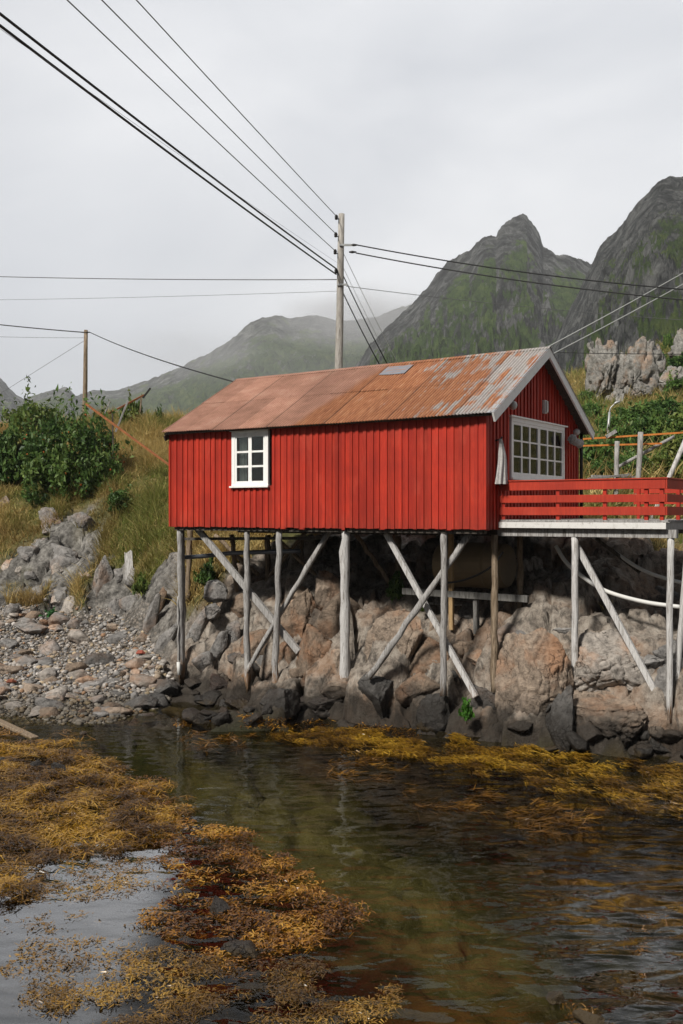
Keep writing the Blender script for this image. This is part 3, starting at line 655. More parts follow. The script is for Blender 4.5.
b = MB(); b.box(-LEN + .1, .35, ZB + .162, -.35, DEP - .1, ZB + .17, (.5, .5, .5)); b.box(-LEN + .1, DEP - .4, ZB + .172, -.4, DEP - .38, ZE); b.box(-LEN + .1, .3, ZE + .02, -.3, DEP - .3, ZE + .04); b.box(-4.2, .4, ZB + .172, -4.17, DEP - .42, ZE + .015)
b.build('interior', M_INSIDE, cabin)

# roof: two slopes of overlapping corrugated sheets
OVL, OVR, EAVE = .10, .32, .24
SL = math.hypot(DEP / 2, ZR - ZE); ca, sa = (DEP / 2) / SL, (ZR - ZE) / SL
def roof_slope(name, front):
    V, Fc, C = [], [], []; rs = random.Random(12 if front else 13)
    W, lam, amp = .80, .0762, .0135
    n = int(math.ceil((LEN + OVL + OVR) / W)); rows = [(-EAVE / ca, SL * .50), (SL * .47, SL + .01)]
    for r, (t0, t1) in enumerate(rows):
        for i in range(n):
            x0 = -LEN - OVL + i * W; x1 = min(x0 + W + .05, OVR); m = int((x1 - x0) / lam * 6)
            lift = .009 * r + .005 * (i % 2) + rs.random() * .006; skew = (rs.random() - .5) * .012; tt0 = t0 + (rs.random() - .5) * .05 * (1 if r == 0 else .8); k = .86 + .26 * rs.random()
            nt = 5; o = len(V)
            for q in range(nt):
                t = tt0 + (t1 - tt0) * q / (nt - 1)
                for j in range(m + 1):
                    x = x0 + (x1 - x0) * j / m
                    sag = -.035 * math.sin(math.pi * min(1, max(0, (x + LEN) / LEN))) - .05 * max(0, min(1, (-x - LEN * .55) / (LEN * .45))) * (t / SL)
                    h = amp * math.sin(2 * math.pi * x / lam) + lift + skew * (q / (nt - 1)) + .05
                    y = t * ca - h * sa; z = ZE + t * sa + h * ca + sag
                    kk = k * (.66 if (j < 3 or j > m - 3) and x1 - x0 > .5 else 1); V.append((x, y if front else DEP - y, z)); C.append((kk, kk * (.97 + .06 * rs.random()), kk))
            for q in range(nt - 1):
                for j in range(m):
                    a = o + q * (m + 1) + j; f = (a, a + 1, a + m + 2, a + m + 1); Fc.append(f if front else f[::-1])
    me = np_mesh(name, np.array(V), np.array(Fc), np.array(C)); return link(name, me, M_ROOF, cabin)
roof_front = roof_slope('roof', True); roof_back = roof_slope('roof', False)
b = MB()
nseg = 12
for i in range(nseg):
    def rz(x): return ZR + .085 - .035 * math.sin(math.pi * min(1, max(0, (x + LEN) / LEN))) - .05 * max(0, min(1, (-x - LEN * .55) / (LEN * .45)))
    x0 = -LEN - OVL + i * (LEN + OVL + OVR) / nseg; x1 = x0 + (LEN + OVL + OVR) / nseg + .02; y = DEP / 2; l = .002 * (i % 2); wd = .11
    for sg in (-1, 1):
        b.hexa([(x0, y, rz(x0) + l), (x1, y, rz(x1) + l), (x1, y + sg * wd, rz(x1) - wd * sa / ca + l), (x0, y + sg * wd, rz(x0) - wd * sa / ca + l),
                (x0, y, rz(x0) + .006 + l), (x1, y, rz(x1) + .006 + l), (x1, y + sg * wd, rz(x1) - wd * sa / ca + .006 + l), (x0, y + sg * wd, rz(x0) - wd * sa / ca + .006 + l)])
b.build('ridge_cap', M_ROOF, roof_front)
# a bare zinc patch sheet near the ridge
b = MB(); x0, x1, t0, t1 = -3.72, -3.0, SL * .76, SL * .93
for (xa, xb_) in ((x0, (x0 + x1) / 2), ((x0 + x1) / 2 + .004, x1)):
    p = []
    for hh in (.078, .083):
        for x, t in ((xa, t0 + (.04 if xa == x0 else 0)), (xb_, t0), (xb_, t1), (xa, t1)): p.append((x, t * ca - hh * sa, ZE + t * sa + hh * ca - .03))
    b.hexa(p)
tag(b.build('patch_sheet', mat_zinc('patch_zinc', (.22, .235, .27)), roof_front), 'blue grey metal sheet patching the rusty roof near its ridge')
# sarking boards under the iron, soffit and verge boards
b = MB()
for sg in (1, -1):
    p = []
    for hh in (-.02, .012):
        for x, t in ((-LEN - OVL + .03, -EAVE / ca + .05), (OVR - .04, -EAVE / ca + .05), (OVR - .04, SL), (-LEN - OVL + .03, SL)):
            y = t * ca - hh * sa; p.append((x, y if sg > 0 else DEP - y, ZE + t * sa + hh * ca - .035 * math.sin(math.pi * min(1, max(0, (x + LEN) / LEN))) - .02))
    b.hexa(p)
b.build('roof_boards', M_DARKW, cabin)
for sg in (1, -1):
    b = MB(); p = []
    for x in (OVR - .035, OVR + .005):
        for t, hh in ((-EAVE / ca - .03, -.14), (SL + .0, -.13), (SL + .0, .045), (-EAVE / ca - .03, .045)):
            y = t * ca - hh * sa; z = ZE + t * sa + hh * ca
            if t > SL - .01: y = DEP / 2 - .001; z = ZE + SL * sa + hh / ca
            p.append((x, y if sg > 0 else DEP - y, z))
    b.hexa(p); b.build('bargeboard', M_WHITE, cabin)
    b = MB(); p = []        # zinc verge strip on top of the board
    for hh in (.056, .061):
        for x, t in ((OVR - .16, -EAVE / ca - .02), (OVR + .018, -EAVE / ca - .02), (OVR + .018, SL), (OVR - .16, SL)):
            y = t * ca - hh * sa; p.append((x, y if sg > 0 else DEP - y, ZE + t * sa + hh * ca))
    b.hexa(p); b.build('verge_strip', M_ZINC, cabin)
    b = MB(); p = []
    for x in (-LEN - OVL + .03, -LEN - OVL + .06):
        for t, hh in ((-EAVE / ca + .02, -.13), (SL, -.13), (SL, .0), (-EAVE / ca + .02, .0)):
            y = t * ca - hh * sa; p.append((x, y if sg > 0 else DEP - y, ZE + t * sa + hh * ca - .06))
    b.hexa(p); b.build('bargeboard', M_DARKW, cabin)

# windows: frame (casing, cornice, sill), sashes with glazing bars, panes, curtains
def window(place, u0, u1, z0, z1, sashes, cols, rows, case, curtain, cornice, label):
    def bx(bb, ua, ub, oa, ob, za, zb): bb.hexa([place(ua, oa, za), place(ub, oa, za), place(ub, ob, za), place(ua, ob, za), place(ua, oa, zb), place(ub, oa, zb), place(ub, ob, zb), place(ua, ob, zb)])
    bb = MB()
    bx(bb, u0, u0 + case, -.02, .064, z0 + .06, z1 - .09); bx(bb, u1 - case, u1, -.02, .064, z0 + .06, z1 - .09)
    bx(bb, u0, u1, -.02, .066, z1 - .088, z1); bx(bb, u0, u1, -.02, .066, z0, z0 + .058)
    win = bb.build('window', M_WHITE, cabin, bevel=.003); tag(win, label)
    bb = MB(); bx(bb, u0 - cornice, u1 + cornice, .0, .11, z1 + .002, z1 + .034); bb.build('cornice', M_WHITE, win)
    bb = MB(); bx(bb, u0 - .03, u1 + .03, .0, .115, z0 - .042, z0 - .002); bb.build('sill', M_WHITE, win)
    iu0, iu1, iz0, iz1 = u0 + case, u1 - case, z0 + .06, z1 - .09; mul = .03
    sw = (iu1 - iu0 - mul * (sashes - 1)) / sashes
    for s in range(sashes):
        a = iu0 + s * (sw + mul); c = a + sw; st, br = (.055, .022) if sashes > 1 else (.05, .03); bb = MB(); d0, d1 = .012, .05
        bx(bb, a, a + st, d0, d1, iz0, iz1); bx(bb, c - st, c, d0, d1, iz0, iz1); bx(bb, a + st, c - st, d0, d1, iz0, iz0 + st); bx(bb, a + st, c - st, d0, d1, iz1 - st, iz1)
        cw = (c - a - 2 * st); ch = iz1 - iz0 - 2 * st
        for q in range(1, cols): x = a + st + cw * q / cols; w = .036 if cols > 2 else .05; bx(bb, x - w, x + w, d0 + .003, d1 - .003, iz0 + st, iz1 - st)
        for q in range(1, rows): z = iz0 + st + ch * q / rows; bx(bb, a + st, c - st, d0 + .006, d1 - .006, z - br / 1.3, z + br / 1.3)
        bb.build('sash', M_WHITE, win)
        bb = MB(); bx(bb, a + st * .5, c - st * .5, .024, .030, iz0 + st * .5, iz1 - st * .5); bb.build('pane', M_GLASS, win)
        if s < sashes - 1: bb = MB(); bx(bb, c, c + mul, -.01, .056, iz0, iz1); bb.build('mullion', M_WHITE, win)
    for ca_, cb_ in curtain:
        V = []; n = 40
        for zz in (iz0 - .05, (iz0 + iz1) / 2, iz1 + .03):
            for i in range(n + 1): f = i / n; V.append(place(ca_ + (cb_ - ca_) * f, -.09 + .025 * math.sin(f * 26 * (cb_ - ca_) / .45), zz))
        Fq = [(r * (n + 1) + i, r * (n + 1) + i + 1, (r + 1) * (n + 1) + i + 1, (r + 1) * (n + 1) + i) for r in (0, 1) for i in range(n)]
        link('curtain', np_mesh('curtain', np.array([tuple(v) for v in V]), np.array(Fq)), M_CURTAIN, win)
    return win
window(lambda u, o, z: (-LEN + u, -o, z), *WIN1, 1, 2, 3, .10, [(WIN1[0] + .12, WIN1[0] + .36), (WIN1[0] + .44, WIN1[0] + .50)], .02, 'small six pane white window in the long wall')
window(lambda u, o, z: (o, u, z), *WIN2, 2, 3, 3, .085, [(WIN2[0] + .1, WIN2[0] + .55), (WIN2[1] - .5, WIN2[1] - .1)], .10, 'wide white casement window above the deck')
# round lamp and the white fitting high on the gable, down pipe at the far corner
p = PA(509, 405.5, .10); b = MB(); b.tube([(.03, p.y, p.z), (.12, p.y, p.z)], .03, 10); b.tube([(.10 + .09 * (1 - math.cos(q)) , p.y, p.z) for q in [i * math.pi / 8 for i in range(9)]], [max(.004, .095 * math.sin(i * math.pi / 8)) for i in range(9)], 14)
b.build('wall_lamp', M_PVC, cabin, smooth=True)
p = PA(545, 406, .07); b = MB(); b.box(.03, p.y - .07, p.z - .17, .10, p.y + .07, p.z + .13); b.box(.10, p.y - .035, p.z - .15, .14, p.y + .035, p.z + .11); b.build('gable_vent', M_PVC, cabin, bevel=.006)
b = MB(); b.tube([(.09, DEP - .02, ZB + .1), (.09, DEP - .02, ZE - .25), (.05, DEP + .12, ZE - .12)], .04, 10); b.build('downpipe', M_BLACK, cabin, smooth=True)
p = PA(577.5, 432, .12); b = MB(); b.tube([(.10, p.y + d * .09, p.z) for d in (-1, -.7, 0, .7, 1)], [.02, .065, .085, .065, .02], 12); b.build('gutter_end', M_PVC, cabin, smooth=True)

# the stilts: round poles and flat-sawn struts, each one a part
def pole(name, px0, py0, px1, py1, s0, s1, r0, r1, mat, seed, parent=cabin, wob=.38, n=9, jit=.016, deck=False):
    a, c = PS(px0, py0, s0), PS(px1, py1, s1); q = 14
    pts = line_pts(a, c, q, jit, seed); r0, r1 = r0 * .86, r1 * .86; b = MB(); b.tube(pts, [r0 + (r1 - r0) * i / (q - 1) for i in range(q)], n, wob=wob, seed=seed)
    return b.build(name, mat, parent, smooth=True)
def strut(name, px0, py0, px1, py1, s0, s1, w, h, mat, parent=cabin):
    b = MB(); b.bar(PS(px0, py0, s0), PS(px1, py1, s1), w, h, (0, 1, 0)); return b.build(name, mat, parent, bevel=.008)
pole('stilt', 180.5, 526, 182, 684, .16, .16, .115, .10, M_GREY, 1); tag(pole('stilt', 177.6, 596, 179.0, 679, .04, .04, .035, .03, M_GREY, 2), 'thin splint tied to the left stilt')
pole('stilt', 247, 526, 247, 700, .14, .14, .075, .085, M_GREY, 3, wob=.5, jit=.018)
pole('stilt', 279.5, 527, 273.5, 704, .13, .05, .085, .09, M_GREY, 4)
pole('stilt', 345.5, 527, 344, 692, .14, .12, .10, .115, M_PALE, 5)
pole('stilt', 444, 527, 443, 696, .14, .12, .085, .09, M_GREY, 6)
tag(pole('stilt', 495.5, 535, 494.5, 694, .62, .60, .085, .11, M_BROWN, 7), 'brownish stilt under the corner of the deck')
for k, q in enumerate([(197, 528, 299, 652, .30, .30, .15, .10, M_GREY), (386, 533, 476, 697, .34, .20, .11, .10, M_PALE)]): strut('brace', *q)
pole('brace', 329, 531, 239, 684, .45, .10, .075, .068, M_GREY, 8); pole('brace', 470, 533, 369, 678, .42, -.35, .07, .08, M_GREY, 9)
# rear rows
for k, q in enumerate([(190, 526, 188, 600, 1.6), (232, 535, 239, 610, 2.0), (398, 535, 398, 598, 3.2), (302, 538, 302, 580, 3.4), (268, 535, 268, 590, 3.0), (520, 535, 521, 618, 2.2)]):
    tag(pole('stilt', q[0], q[1], q[2], q[3], q[4], q[4], .075, .075, M_BROWN, 20 + k), 'thin brown stilt in the rear row under the floor')
for k, q in enumerate([(355, 533, 396, 592, 2.0, 2.6), (275, 535, 330, 590, 2.0, 2.6), (215, 535, 258, 575, 2.2, 2.6), (305, 533, 268, 578, 2.4, 2.8)]): pole('brace', *q, .055, .055, M_BROWN, 30 + k)
b = MB(); b.bar(PS(178, 539, .9), PS(330, 538, .9), .07, .10, (0, 1, 0)); b.build('cross_beam', M_DARKW, cabin)
tp = strut('stilt', 451, 534, 451.5, 630, 1.6, 1.6, .10, .10, M_TAN); tag(tp, 'square tan post under the cabin')

# ------------------------------------------------------------------ the deck
deck = empty('deck', tuple(L2W((2.0, 2.8, 0))), CANG, 'small timber deck with red railing boards and a white fascia beside the gable', 'deck')
DO = Vector((2.0, 2.8, 0))
class DB(MB):
    def build(self, name, mat, parent=None, **k):
        if parent is deck: self.v = [(p[0] - DO.x, p[1] - DO.y, p[2]) for p in self.v]
        return MB.build(self, name, mat, parent, **k)
DX0, DX1, DY0, DY1, DZ = .075, 3.44, .57, 5.0, 4.385
b = DB(); nb = 34
for i in range(nb): y = DY0 + .02 + i * (DY1 - DY0 - .04) / nb; b.box(DX0, y, DZ - .032, DX1 + .02 + .02 * random.random(), y + (DY1 - DY0) / nb - .012, DZ - .002 + random.random() * .004)
b.build('deck_boards', M_GREY, deck)
b = DB(); b.box(DX0 - .02, DY0 - .035, 4.215, DX1, DY0, DZ - .05); b.build('fascia', M_FASCIA, deck, bevel=.004)
b = DB(); b.box(DX0 - .02, DY0 - .015, DZ - .046, DX1 + .06, DY0 + .012, DZ - .034, (.6, .6, .6)); b.build('drip_board', M_GREY, deck)
b = DB(); b.box(DX1 - .03, DY0 + .02, 4.20, DX1 + .005, DY1, DZ - .04); b.build('fascia', M_GREY, deck)
b = DB(); b.box(DX0 - .1, DY0 + .08, 4.05, DX1 + .16, DY0 + .22, 4.205); b.box(DX0, DY1 - .3, 4.06, DX1 + .1, DY1 - .16, 4.205)
for i in range(6): x = DX0 + .1 + i * (DX1 - DX0 - .2) / 5; b.box(x - .035, DY0 + .03, 4.21, x + .035, DY1 - .03, DZ - .036)
b.build('beam', M_GREY, deck)
RAILS = [(4.975, 5.155), (4.725, 4.875), (4.475, 4.64)]
def rail(name, pts, z0, z1, th):
    b = DB(); (x0, y0), (x1, y1) = pts
    dx, dy = x1 - x0, y1 - y0; l = math.hypot(dx, dy); nxx, nyy = dy / l * th, -dx / l * th
    b.hexa([(x0, y0, z0), (x1, y1, z0), (x1 + nxx, y1 + nyy, z0), (x0 + nxx, y0 + nyy, z0), (x0, y0, z1), (x1, y1, z1), (x1 + nxx, y1 + nyy, z1), (x0 + nxx, y0 + nyy, z1)], (.98, 1.25, 1.25))
    return b.build(name, M_RED, deck, bevel=.004)
for z0, z1 in RAILS:
    rail('rail', ((DX0 - .03, DY0 + .03), (DX1 - .02, DY0 + .03)), z0, z1, .03); rail('rail', ((DX1 - .016, DY0 + .0), (DX1 - .016, DY1)), z0, z1, .03)
    rail('rail', ((DX0 + 1.4, DY1 - .02), (DX1 - .05, DY1 - .02)), z0, z1, .03)
b = DB(); b.box(DX0 - .03, DY0 - .02, 5.158, DX1 + .03, DY0 + .09, 5.185, (.9, 1.3, 1.3)); b.build('handrail', M_RED, deck, bevel=.004)
b = DB(); b.box(DX1 - .05, DY0 + .095, 5.158, DX1 + .03, DY1, 5.185, (.9, 1.3, 1.3)); b.build('handrail', M_RED, deck, bevel=.004)
for x, y in [(.13, DY0 + .032), (1.30, DY0 + .032), (2.25, DY0 + .032), (3.05, DY0 + .032), (DX1 - .10, DY0 + .032), (DX1 - .09, 1.7), (DX1 - .09, 2.9), (DX1 - .09, 4.0), (DX1 - .13, DY1 - .10), (1.6, DY1 - .10)]:
    b = DB(); b.box(x - .035, y, DZ - .12 if y < 1 else DZ, x + .035, y + .07, 5.156); b.build('railing_post', M_RED, deck)
def dpole(name, q, mat, seed=0, **k):
    px0, py0, px1, py1, s0, s1, r0, r1 = q; a, c = PS(px0, py0, s0), PS(px1, py1, s1); b = DB(); b.tube(line_pts(a, c, 9, .008, seed), [r0 + (r1 - r0) * i / 8 for i in range(9)], 9, wob=.2, seed=seed); return b.build(name, mat, deck, smooth=True)
dpole('post', (575, 534, 574.5, 688, .72, .70, .062, .062), M_PALE, 41)
dpole('post', (671, 534, 669, 722, .72, .70, .065, .055), M_PALE, 42)
dpole('post', (689, 534, 675, 705, 1.0, .95, .06, .06), M_PALE, 43)
b = DB(); b.bar(PS(577, 546, .85), PS(669, 717, .85), .115, .085, (0, 1, 0)); b.build('brace', M_PALE, deck, bevel=.008)
b = DB(); b.bar(PS(664, 696, 1.05), PS(700, 722, 1.05), .09, .07, (0, 1, 0)); b.build('brace', M_BROWN, deck, bevel=.008)
dpole('brace', (596, 538, 640, 572, 2.6, 2.9, .045, .045), M_DARKW, 44)

# ------------------------------------------------------------------ things below and beside the cabin
def tube_thing(name, pts, r, mat, label, cat, n=10, group=None):
    pts = [L2W(p) for p in pts]; o = pts[0].copy(); b = MB(); b.tube([p - o for p in pts], r, n); ob = b.build(name, mat, None, smooth=True); ob.location = o; return tag(ob, label, cat, group)
def spline(P, m=8):
    P = [Vector(p) for p in P]; out = []
    for i in range(len(P) - 1):
        p0, p1, p2, p3 = P[max(i - 1, 0)], P[i], P[i + 1], P[min(i + 2, len(P) - 1)]
        for k in range(m):
            t = k / m; out.append(.5 * ((2 * p1) + (p2 - p0) * t + (2 * p0 - 5 * p1 + 4 * p2 - p3) * t * t + (3 * p1 - p0 - 3 * p2 + p3) * t ** 3))
    return out + [P[-1]]
tube_thing('water_pipe', spline([PS(556, 546, 1.9), PS(566, 562, 1.8), PS(583, 577, 1.7), PS(606, 591, 1.6), (PS(640, 601, 1.5)), PS(672, 606, 1.45), PS(720, 611, 1.4)]), .042, M_PVC, 'pale curved pipe sagging below the deck, nearer and lower of the two pipes', 'pipe')
tube_thing('water_pipe', spline([PS(590, 535, 2.9), PS(612, 550, 2.8), PS(637, 567, 2.7), PS(664, 578, 2.6), PS(720, 592, 2.5)]), .038, M_PVC, 'thinner pale pipe higher up and further back under the deck', 'pipe')
tube_thing('drain_pipe', spline([PS(183, 557.5, .30), PS(205, 556, .8), PS(235, 553, 1.2), PS(300, 551, 1.6)]), .055, mat_plain('grey_pipe', (.09, .10, .12), .4), 'dark grey drain pipe running level behind the left stilt', 'pipe')
tube_thing('hose', spline([PS(430, 583, 1.5), PS(455, 582, 1.4), PS(475, 576, 1.35), PS(492, 566, 1.3), PS(503, 552, 1.3)]), .022, M_BLACK, 'thin black hose looping in front of the tan barrel', 'hose', 8)
tube_thing('marker_tube', [PS(178.4, 662, -.04), PS(179.2, 675, -.04)], .045, M_PVC, 'short white tube at the foot of the left stilt', 'tube')
# barrel lying on its rack
pc = PS(474, 565, 2.5); bl = empty('barrel', tuple(L2W(pc)), CANG, 'dull tan barrel lying on the timber rack under the cabin', 'barrel')
b = MB(); prof = [(-.85, .02), (-.85, .46), (-.80, .50), (-.45, .52), (-.42, .545), (-.38, .52), (.38, .52), (.42, .545), (.45, .52), (.80, .50), (.85, .46), (.85, .02)]
b.tube([(x, 0, 0) for x, r in prof], [r for x, r in prof], 28, caps=True); b.build('body', M_BARREL, bl, smooth=False)
b = MB(); b.tube([(-.3, -.2, .50), (-.3, -.2, .57)], .05, 10); b.build('bung', M_BLACK, bl)
rack = empty('timber_rack', tuple(L2W(PS(470, 630, 1.6))), CANG, 'grey plank rack on short legs holding the barrel under the cabin', 'rack'); ro = PS(470, 630, 1.6)
M_SHADED = mat_wood('shaded_grey_planks', (.25, .245, .235), (.17, .165, .155), (.07, .065, .06), False)  # darker copy of the grey timber, shade under the cabin put into its colour
def rk(name, a, c, w, h): b = MB(); b.bar(a - ro, c - ro, w, h); b.build(name, M_SHADED, rack, bevel=.006)
rk('plank', PS(403, 591, 1.6), PS(528, 599, 1.6), .10, .15); rk('plank', PS(408, 592, 2.7), PS(520, 597, 2.7), .2, .06)
rk('rail', PS(425, 603, 1.9), PS(462, 605, 1.9), .05, .05)
for x0, x1 in ((462, 462), (476, 476.5)): rk('leg', PS(x0, 597, 1.66), PS(x1, 634, 1.66), .12, .10)

# hanging bundle of net and the drift-wood hook on the gable
hn = PA(502, 442, .16); ob = L2W((.16, hn.y, 0)); V, Fc = [], []; n, m = 26, 40
for i in range(n):
    f = i / (n - 1); z = hn.z + .06 - f * .92; r = .05 + .045 * min(1, f * 3) + .09 * max(0, f - .15) ** 1.2
    for j in range(m):
        q = 2 * math.pi * j / m; rr = r * (1 + .22 * math.sin(q * 7 + 3 * f) * (.4 + f) + .08 * math.sin(q * 15))
        V.append((math.cos(q) * rr * .55, math.sin(q) * rr + .02 * math.sin(f * 5) - .07 * (1 - f) ** 3, z))
Fc = [(i * m + j, i * m + (j + 1) % m, (i + 1) * m + (j + 1) % m, (i + 1) * m + j) for i in range(n - 1) for j in range(m)]
net = empty('hanging_net', (ob.x, ob.y, hn.z), CANG, 'pale grey bundle of net hanging on the gable left of the wide window', 'net')
V = np.array(V); V[:, 2] -= hn.z; link('net_bundle', np_mesh('net_bundle', V, np.array(Fc)), M_NET, net)
b = MB(); b.tube([(-.12, -.07, .03), (.0, -.07, .05), (.04, -.07, .10)], .018, 8); b.build('hook', M_BLACK, net)
dw = [PA(570.5, 436, .22), PA(573, 440, .24), PA(577, 443, .25), (PA(582, 442.5, .26))]; o = L2W(dw[0]); b = MB(); b.tube([L2W(p) - o for p in spline(dw, 4)], [.05, .07, .085, .09, .09, .08, .075, .07, .075, .085, .08, .06, .03], 10, wob=.5, seed=5)
d = b.build('driftwood', M_GREY, None, smooth=True); d.location = o; tag(d, 'curved grey driftwood piece hung at the far edge of the gable', 'driftwood')
# ------------------------------------------------------------------ fast lookups on the finished ground
GZG = gzf.reshape(ny, nx)
def gzq(X, Y):
    X = np.atleast_1d(np.asarray(X, float)); Y = np.atleast_1d(np.asarray(Y, float))
    i = np.clip(np.searchsorted(gx, X) - 1, 0, nx - 2); j = np.clip(np.searchsorted(gy, Y) - 1, 0, ny - 2)
    u = (X - gx[i]) / (gx[i + 1] - gx[i]); v = (Y - gy[j]) / (gy[j + 1] - gy[j])
    return GZG[j, i] * (1 - u) * (1 - v) + GZG[j, i + 1] * u * (1 - v) + GZG[j + 1, i] * (1 - u) * v + GZG[j + 1, i + 1] * u * v
_dd = np.concatenate([np.arange(9, 50, .04), np.arange(50, 120, .2)])
def hitq(px, py, dmin=9.0):
    d = _dd[_dd >= dmin]; w = np.nonzero(CZ + (CY - py) / F * d < gzq((px - CX) / F * d, d))[0]; k = w[0] if len(w) else len(d) - 1
    return P3(px, py, d[k])

# ------------------------------------------------------------------ rocks
M_ROCK = mat_rock()
def rock_mesh(seed, sub=4, planes=17, rough=.085, flat=(.40, .80), crack=.05, size=1.0, an=(3.2, 3.2, 2.6)):
    V, Fc = ico(sub); V = V.copy(); r = np.random.default_rng(seed)
    for k in range(planes):
        n = r.normal(size=3); n /= np.linalg.norm(n); d = r.uniform(*flat); e = np.maximum(0, V @ n - d); V = V - (e * .96)[:, None] * n
    N = V / np.linalg.norm(V, axis=1)[:, None]; o = r.uniform(-50, 50, 3)
    h = fbm(V * 1.3 + o, 4, seed) * rough * 1.5 + ridged(V * 3.2 + o, 4, seed + 3) * rough * .45 + fbm(V * 9 * max(1, size) + o, 3, seed + 6) * rough * .28
    f1, f2, c = worley(V * 1.5 + o + fbm(V * 2 + o, 2, seed + 7)[:, None] * .5, seed); h = h - crack * sstep(.09, 0, f2 - f1) + (c - .5) * crack * 1.1
    if sub >= 5:
        f1, f2, c = worley(V * np.array(an) + o + fbm(V * 3 + o, 2, seed + 8)[:, None] * .4, seed + 2); h = h - crack * .7 * sstep(.09, 0, f2 - f1) + (c - .5) * crack * .6
    V = V + N * h[:, None]
    return np_mesh('rock', V, Fc)
def put_rock(me, loc, dims, rot, tint, label, cat='rock', group=None, name='rock'):
    o = bpy.data.objects.new(name, me); COL.objects.link(o)
    if len(me.materials) == 0: me.materials.append(M_ROCK)
    o.location = loc; o.scale = dims; o.rotation_euler = rot; o.color = (*tint, .25 if (loc[0] < -3.6 and loc[1] > 21.9) else 1)
    return tag(o, label, cat, group)
GREY, BROWN, TAN, DARK, LIGHT, REDD, PINK = (.24, .23, .22), (.23, .175, .13), (.31, .245, .19), (.11, .105, .10), (.35, .315, .28), (.25, .15, .12), (.25, .195, .17)
def big(px, py, w, h, tint, label, seed, tilt=0.0, push=.5, d=None, sub=5, depth=.8, yaw=None, **k):
    """rock filling about w x h photo pixels around (px, py), bedded in the ground"""
    rs = random.Random(seed); p = hitq(px, py) if d is None else P3(px, py, d); D = p.y; sx, sz = w * D / F / 2 * 1.3, h * D / F / 2 * 1.25
    sy = depth * min(sx, sz * 1.6); v = (p - Vector((0, 0, CZ))).normalized(); p = p + v * sy * push
    return put_rock(rock_mesh(seed, sub, size=1.2, **k), p, (sx, sy, sz), (rs.uniform(-.12, .12), math.radians(tilt), (CANG if yaw is None else yaw) + rs.uniform(-.25, .25)), tint, label)
big(533, 690, 66, 118, TAN, 'broad tan rock face bulging out below the deck, left of the shorter deck post', 101, 6, sub=6, rough=.08, flat=(.58, .9), planes=10, crack=.07)
big(562, 725, 34, 66, DARK, 'upright dark wet slab at the foot of the tan rock below the deck', 102, 8, .0)
big(604, 668, 84, 66, LIGHT, 'pale rounded rock on which the shorter deck post stands', 103, 10, sub=6, rough=.07, flat=(.58, .9), planes=10, crack=.07)
big(612, 715, 96, 62, TAN, 'tan brown rock with a dark foot right of the upright wet slab', 104, 4, sub=6, rough=.08, flat=(.58, .9), planes=10, crack=.07)
big(672, 690, 60, 84, GREY, 'grey rock at the foot of the tall deck posts at the right edge', 105, 0)
big(664, 742, 60, 42, DARK, 'low dark tide-stained rock at the right edge of the shore', 106, 0)
big(562, 592, 60, 58, GREY, 'big grey boulder in the shade under the deck behind the short post', 107, -14, d=22.9)
big(610, 592, 46, 56, GREY, 'grey boulder under the deck behind the diagonal brace', 108, 20, d=23.2)
big(664, 615, 52, 62, GREY, 'grey block under the deck beside the tall deck post', 109, 0, d=22.6)
big(326, 598, 32, 62, TAN, 'pale angular block standing under the middle of the cabin', 110, 4, d=23.9)
big(318, 658, 46, 62, BROWN, 'brown slab left of the thickest stilt', 111, -16)
big(296, 626, 34, 78, BROWN, 'leaning brown slab behind the crossed struts', 112, 22)
big(397, 640, 50, 82, TAN, 'orange tan slab below the end of the right hand round brace', 113, 10, sub=6)
big(372, 690, 60, 60, DARK, 'dark cleft rock right of the thickest stilt', 114, -10)
big(424, 672, 54, 52, BROWN, 'layered brown rock at the foot of the flat sawn brace', 115, 24, flat=(.4, .8))
big(330, 704, 82, 58, PINK, 'pinkish brown rock at the tide line below the thickest stilt', 116, -6, sub=6)
big(280, 706, 44, 40, DARK, 'dark rock at the tide line beside the two slim stilts', 117, 8)
big(440, 716, 56, 42, DARK, 'black wet rock at the tide line below the second stilt from the right', 118, -4)
big(486, 706, 46, 60, DARK, 'dark cleft rock below the brownish corner stilt', 119, 6)
big(466, 652, 34, 40, BROWN, 'brown block between the two right hand stilts', 120, 12)
big(468, 612, 30, 24, DARK, 'dark flat stone under the legs of the timber rack', 121, 3, d=22.5)
big(213, 594, 26, 24, GREY, 'grey square block on top of another behind the left stilt', 122, 4, d=25.4)
big(211, 612, 24, 18, GREY, 'smaller grey block below the square one behind the left stilt', 123, -4, d=25.3)
for k, (px, py, w, h, t) in enumerate([(150, 628, 17, 62, 24), (168, 640, 16, 66, 26), (196, 642, 19, 66, 30), (216, 650, 18, 62, 32), (232, 640, 22, 50, 26), (205, 668, 26, 42, 20), (240, 610, 30, 40, 10), (255, 650, 34, 60, 24), (158, 606, 15, 46, 18)]):
    o = big(px, py, w, h, GREY if k < 6 else BROWN, 'steeply leaning %s slab in the bank beside the left stilt' % ('grey' if k < 6 else 'brown'), 130 + k, t, .1, sub=4, flat=(.35, .8)); o['group'] = 'leaning slabs beside the left stilt'
big(102, 586, 30, 64, GREY, 'grey pointed outcrop in the grassy bank below the weathered plank', 141, 16)
big(118, 612, 20, 46, GREY, 'dark grey slab at the foot of the pointed outcrop', 142, 8)
big(66, 566, 60, 46, GREY, 'grey crumbling outcrop in the bank left of the pointed one', 143, 8)
big(50, 526, 34, 28, GREY, 'grey rock standing right under the big bush', 144, 10)
big(84, 527, 34, 32, GREY, 'grey rock with a dark hollow under the right side of the bush', 145, -8)
big(30, 556, 32, 26, GREY, 'grey outcrop in the grass low on the left bank', 146, 0)
